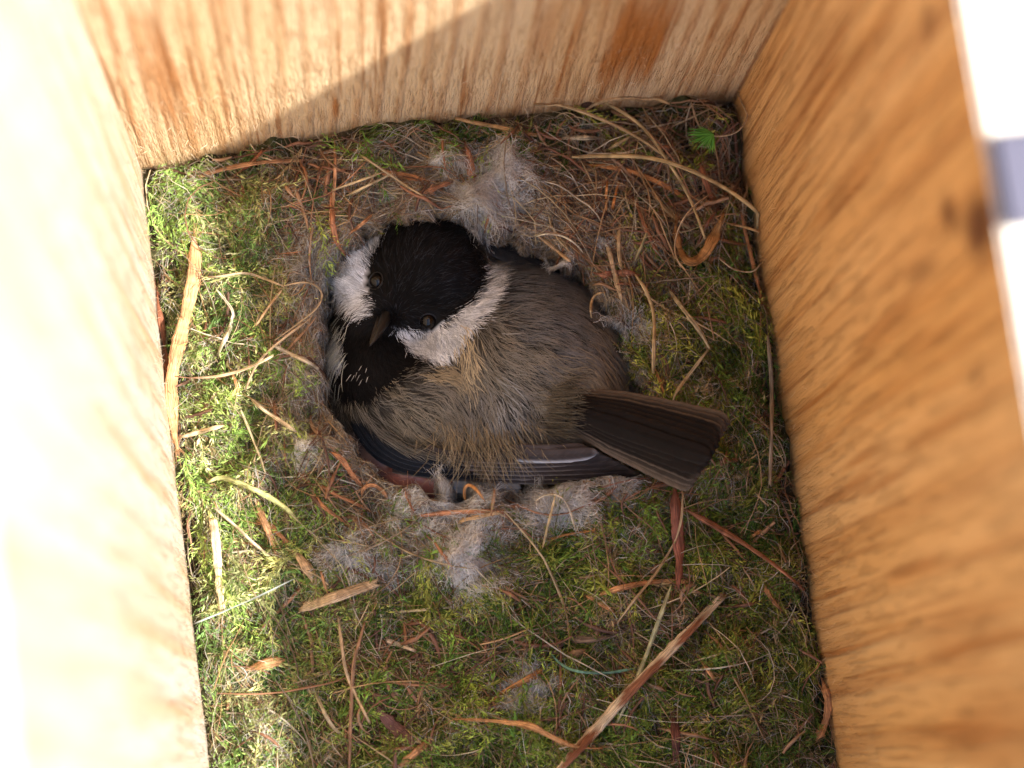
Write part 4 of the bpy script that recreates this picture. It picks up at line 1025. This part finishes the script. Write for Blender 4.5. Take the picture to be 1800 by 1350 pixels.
# folded wing along the lower side
wing = bpy.data.objects.new('wing', None); scene.collection.objects.link(wing)
wing.location = Vector(wp(800, 820, .3)) * S; wing.matrix_world = Matrix.Translation(wing.location)
wing.parent = bird; wing.matrix_parent_inverse = bird.matrix_world.inverted()
for k in range(6):            # primaries, lowest first
    y0 = 838 - 7 * k; ex = 1142 - 17 * k; ey = 841 - 9 * k
    feather('flight_feather', [(690 + 12 * k, y0 - 14), (780, y0 - 2), (900, y0 + 4), (1020, y0 + 4 - k), (ex, ey)], [.3 + .1 * k, .42 + .1 * k, .5 + .1 * k, .45 + .1 * k, .3 + .09 * k], 22, wing,
            (.06, .048, .046), (.34, .31, .29), 1, edge_w=.32, tipr=.16, upv=(0, -.75, 1), base=.8)
for k in range(2):
    feather('flight_feather', [(850, 796 - 5 * k), (910, 800 - 7 * k), (980, 803 - 8 * k), (1040 + 12 - 20 * k, 795 - 8 * k)], [.85, 1.08, 1.15, 1.0], 26, wing, (.075, .06, .056), (.72, .72, .74) if k == 0 else (.16, .13, .11), 1, edge_w=.5, tipr=.2, upv=(0, -.6, 1), label='inner feather with a broad white edge' if k == 0 else None)
for k in range(4):            # dark coverts round the wing bend
    o_ = 7.5 * k
    feather('covert', [(609 + o_, 718), (630 + o_ * .9, 768 - o_), (665 + o_ * .6, 806 - o_), (720, 829 - o_), (795, 836 - o_ * 1.1), (850, 838 - o_)], [-.1 + .09 * k, .2 + .09 * k, .38 + .09 * k, .5 + .09 * k, .56 + .08 * k, .5 + .08 * k], 16, wing,
            (.010, .013, .020), (.075, .08, .095), 1, edge_w=.22, upv=(-.4, -.6, 1), tipr=.3)
# loose flank barbs lying over the folded wing
n = 230; x0 = rng.normal(852, 50, n); y0 = rng.normal(770, 20, n); L0 = rng.uniform(30, 95, n) * np.exp(-((x0 - 855) / 110) ** 2); t = np.linspace(0, 1, 7)
dx = rng.normal(.18, .34, n) + (x0 - 850) * .004
X = x0[:, None] + dx[:, None] * L0[:, None] * t + rng.normal(0, 13, n)[:, None] * t ** 2; Y = y0[:, None] + L0[:, None] * t
Z = 1.02 + .25 * np.sin(t * 2.4)[None] + rng.uniform(-.05, .12, n)[:, None] - .45 * t[None] ** 2.5
P = unproj(X, Y, Z)
n2_ = 170; u_ = rng.uniform(0, 1, n2_); cx_ = np.interp(u_, [0, .3, .6, 1], [622, 655, 705, 800]); cy_ = np.interp(u_, [0, .3, .6, 1], [708, 752, 785, 806]) + rng.normal(0, 5, n2_)
a_ = np.interp(u_, [0, .3, 1], [1.15, .8, .3]) + rng.normal(0, .12, n2_); l_ = rng.uniform(25, 60, n2_)
X2 = cx_[:, None] + np.cos(a_)[:, None] * l_[:, None] * t; Y2 = cy_[:, None] + np.sin(a_ * .8)[:, None] * l_[:, None] * t
Z2 = np.interp(u_, [0, 1], [.45, .85])[:, None] + .12 * t[None] + rng.uniform(-.03, .08, n2_)[:, None]
P2 = unproj(X2, Y2, Z2)
v2, q2, c2 = strands(P2, .004 * np.array([.8, 1, 1, 1, .9, .7, .3])[None], np.array([.2, .18, .15]) * rng.uniform(.5, 1.4, (n2_, 1)), sides=3)
tag(build('covert_barbs', v2, q2, M_FEATH, bird, c2), kind='stuff')
v, q, c = strands(P, .0045 * np.array([.8, 1, 1, 1, .9, .7, .3])[None], np.array([.33, .255, .155]) * rng.uniform(.6, 1.3, (n, 1)), sides=3)
tag(build('loose_barbs', v, q, M_FEATH, bird, c), kind='stuff')
# tan barbs over the tail base
n = 360; x0 = rng.normal(972, 15, n); y0 = rng.uniform(662, 765, n); L0 = rng.uniform(22, 52, n)
fan = (y0 - 712) / 50
X = x0[:, None] + L0[:, None] * t; Y = y0[:, None] + (fan * .15)[:, None] * L0[:, None] * t + rng.normal(0, 4, n)[:, None] * t ** 2
zz = 1.0 - .25 * fan ** 2
Z = zz[:, None] + .30 * t[None] + rng.uniform(-.03, .08, n)[:, None]
v, q, c = strands(unproj(X, Y, Z), .0045 * np.array([.8, 1, 1, 1, .9, .7, .3])[None], np.array([.20, .165, .115]) * rng.uniform(.5, 1.3, (n, 1)), sides=3)
tag(build('tail_base_barbs', v, q, M_FEATH, bird, c), kind='stuff')
# far wing shoulder seen behind the head
fw = feather('wing', [(826, 418), (860, 432), (900, 448), (955, 478), (1010, 505)], [-.4, -.15, -.1, -.15, -.3], 42, bird, (.022, .022, .025), (.06, .06, .066), 1, edge_w=.3, upv=(.1, .4, 1), label='far wing showing as a dark grey fold behind the head')
# pale flank feathers under the wing
fl = feather('flank_feather', [(796, 852), (830, 856), (870, 858), (915, 856)], [.12, .2, .2, .1], 44, bird, (.42, .42, .42), (.52, .52, .52), 0, upv=(0, -.5, 1), tipr=.4, label='pale grey flank feathers below the folded wing')

# nestling tucked under the wing
NB = [((668, 800, -.45), (.62, .62, .6), -40), ((716, 836, -.18), (.42, .36, .45), 0), ((766, 850, -.18), (.42, .32, .45), 0), ((630, 760, -.7), (.5, .6, .55), 0)]
def nsdf(P): return smin([ell(P, e) for e in NB], .04)
NC = wp(690, 815, -.5)
NV, NT = star_mesh(NC, nsdf, 2.5, 5)
nx, ny = topx(NV)
k = np.clip((nx - 640) / 60, 0, 1)[:, None]
ncol = np.array([.10, .065, .055]) * (1 - k) + np.array([.26, .10, .08]) * k
chick = build('nestling', NV, None, M_SKIN, None, ncol, tris=NT)
tag(chick, 'bare pink-brown nestling tucked under the bird\'s wing at the cup edge', 'nestling')
# thin down on it
n = 2600; kk = rng.choice(len(NV), n, p=None); R0 = NV[kk]; N0 = grad(R0, nsdf); px, py = topx(R0)
ok = (N0[:, 2] > .1) & (rng.uniform(size=n) < np.clip((690 - px) / 60, .12, 1)); R0, N0 = R0[ok], N0[ok]; n = len(R0)
t = np.linspace(0, 1, 5)[None, :, None]
P = R0[:, None] + nrm(N0 * .5 + rng.normal(0, .5, (n, 3)))[:, None] * rng.uniform(.1, .3, (n, 1, 1)) * t
v, q, c = strands(P, .003 * np.ones((1, 5)), np.array([.38, .33, .3]) * rng.uniform(.6, 1.2, (n, 1)))
tag(build('down', v, q, M_WOOL, chick, c), kind='stuff')
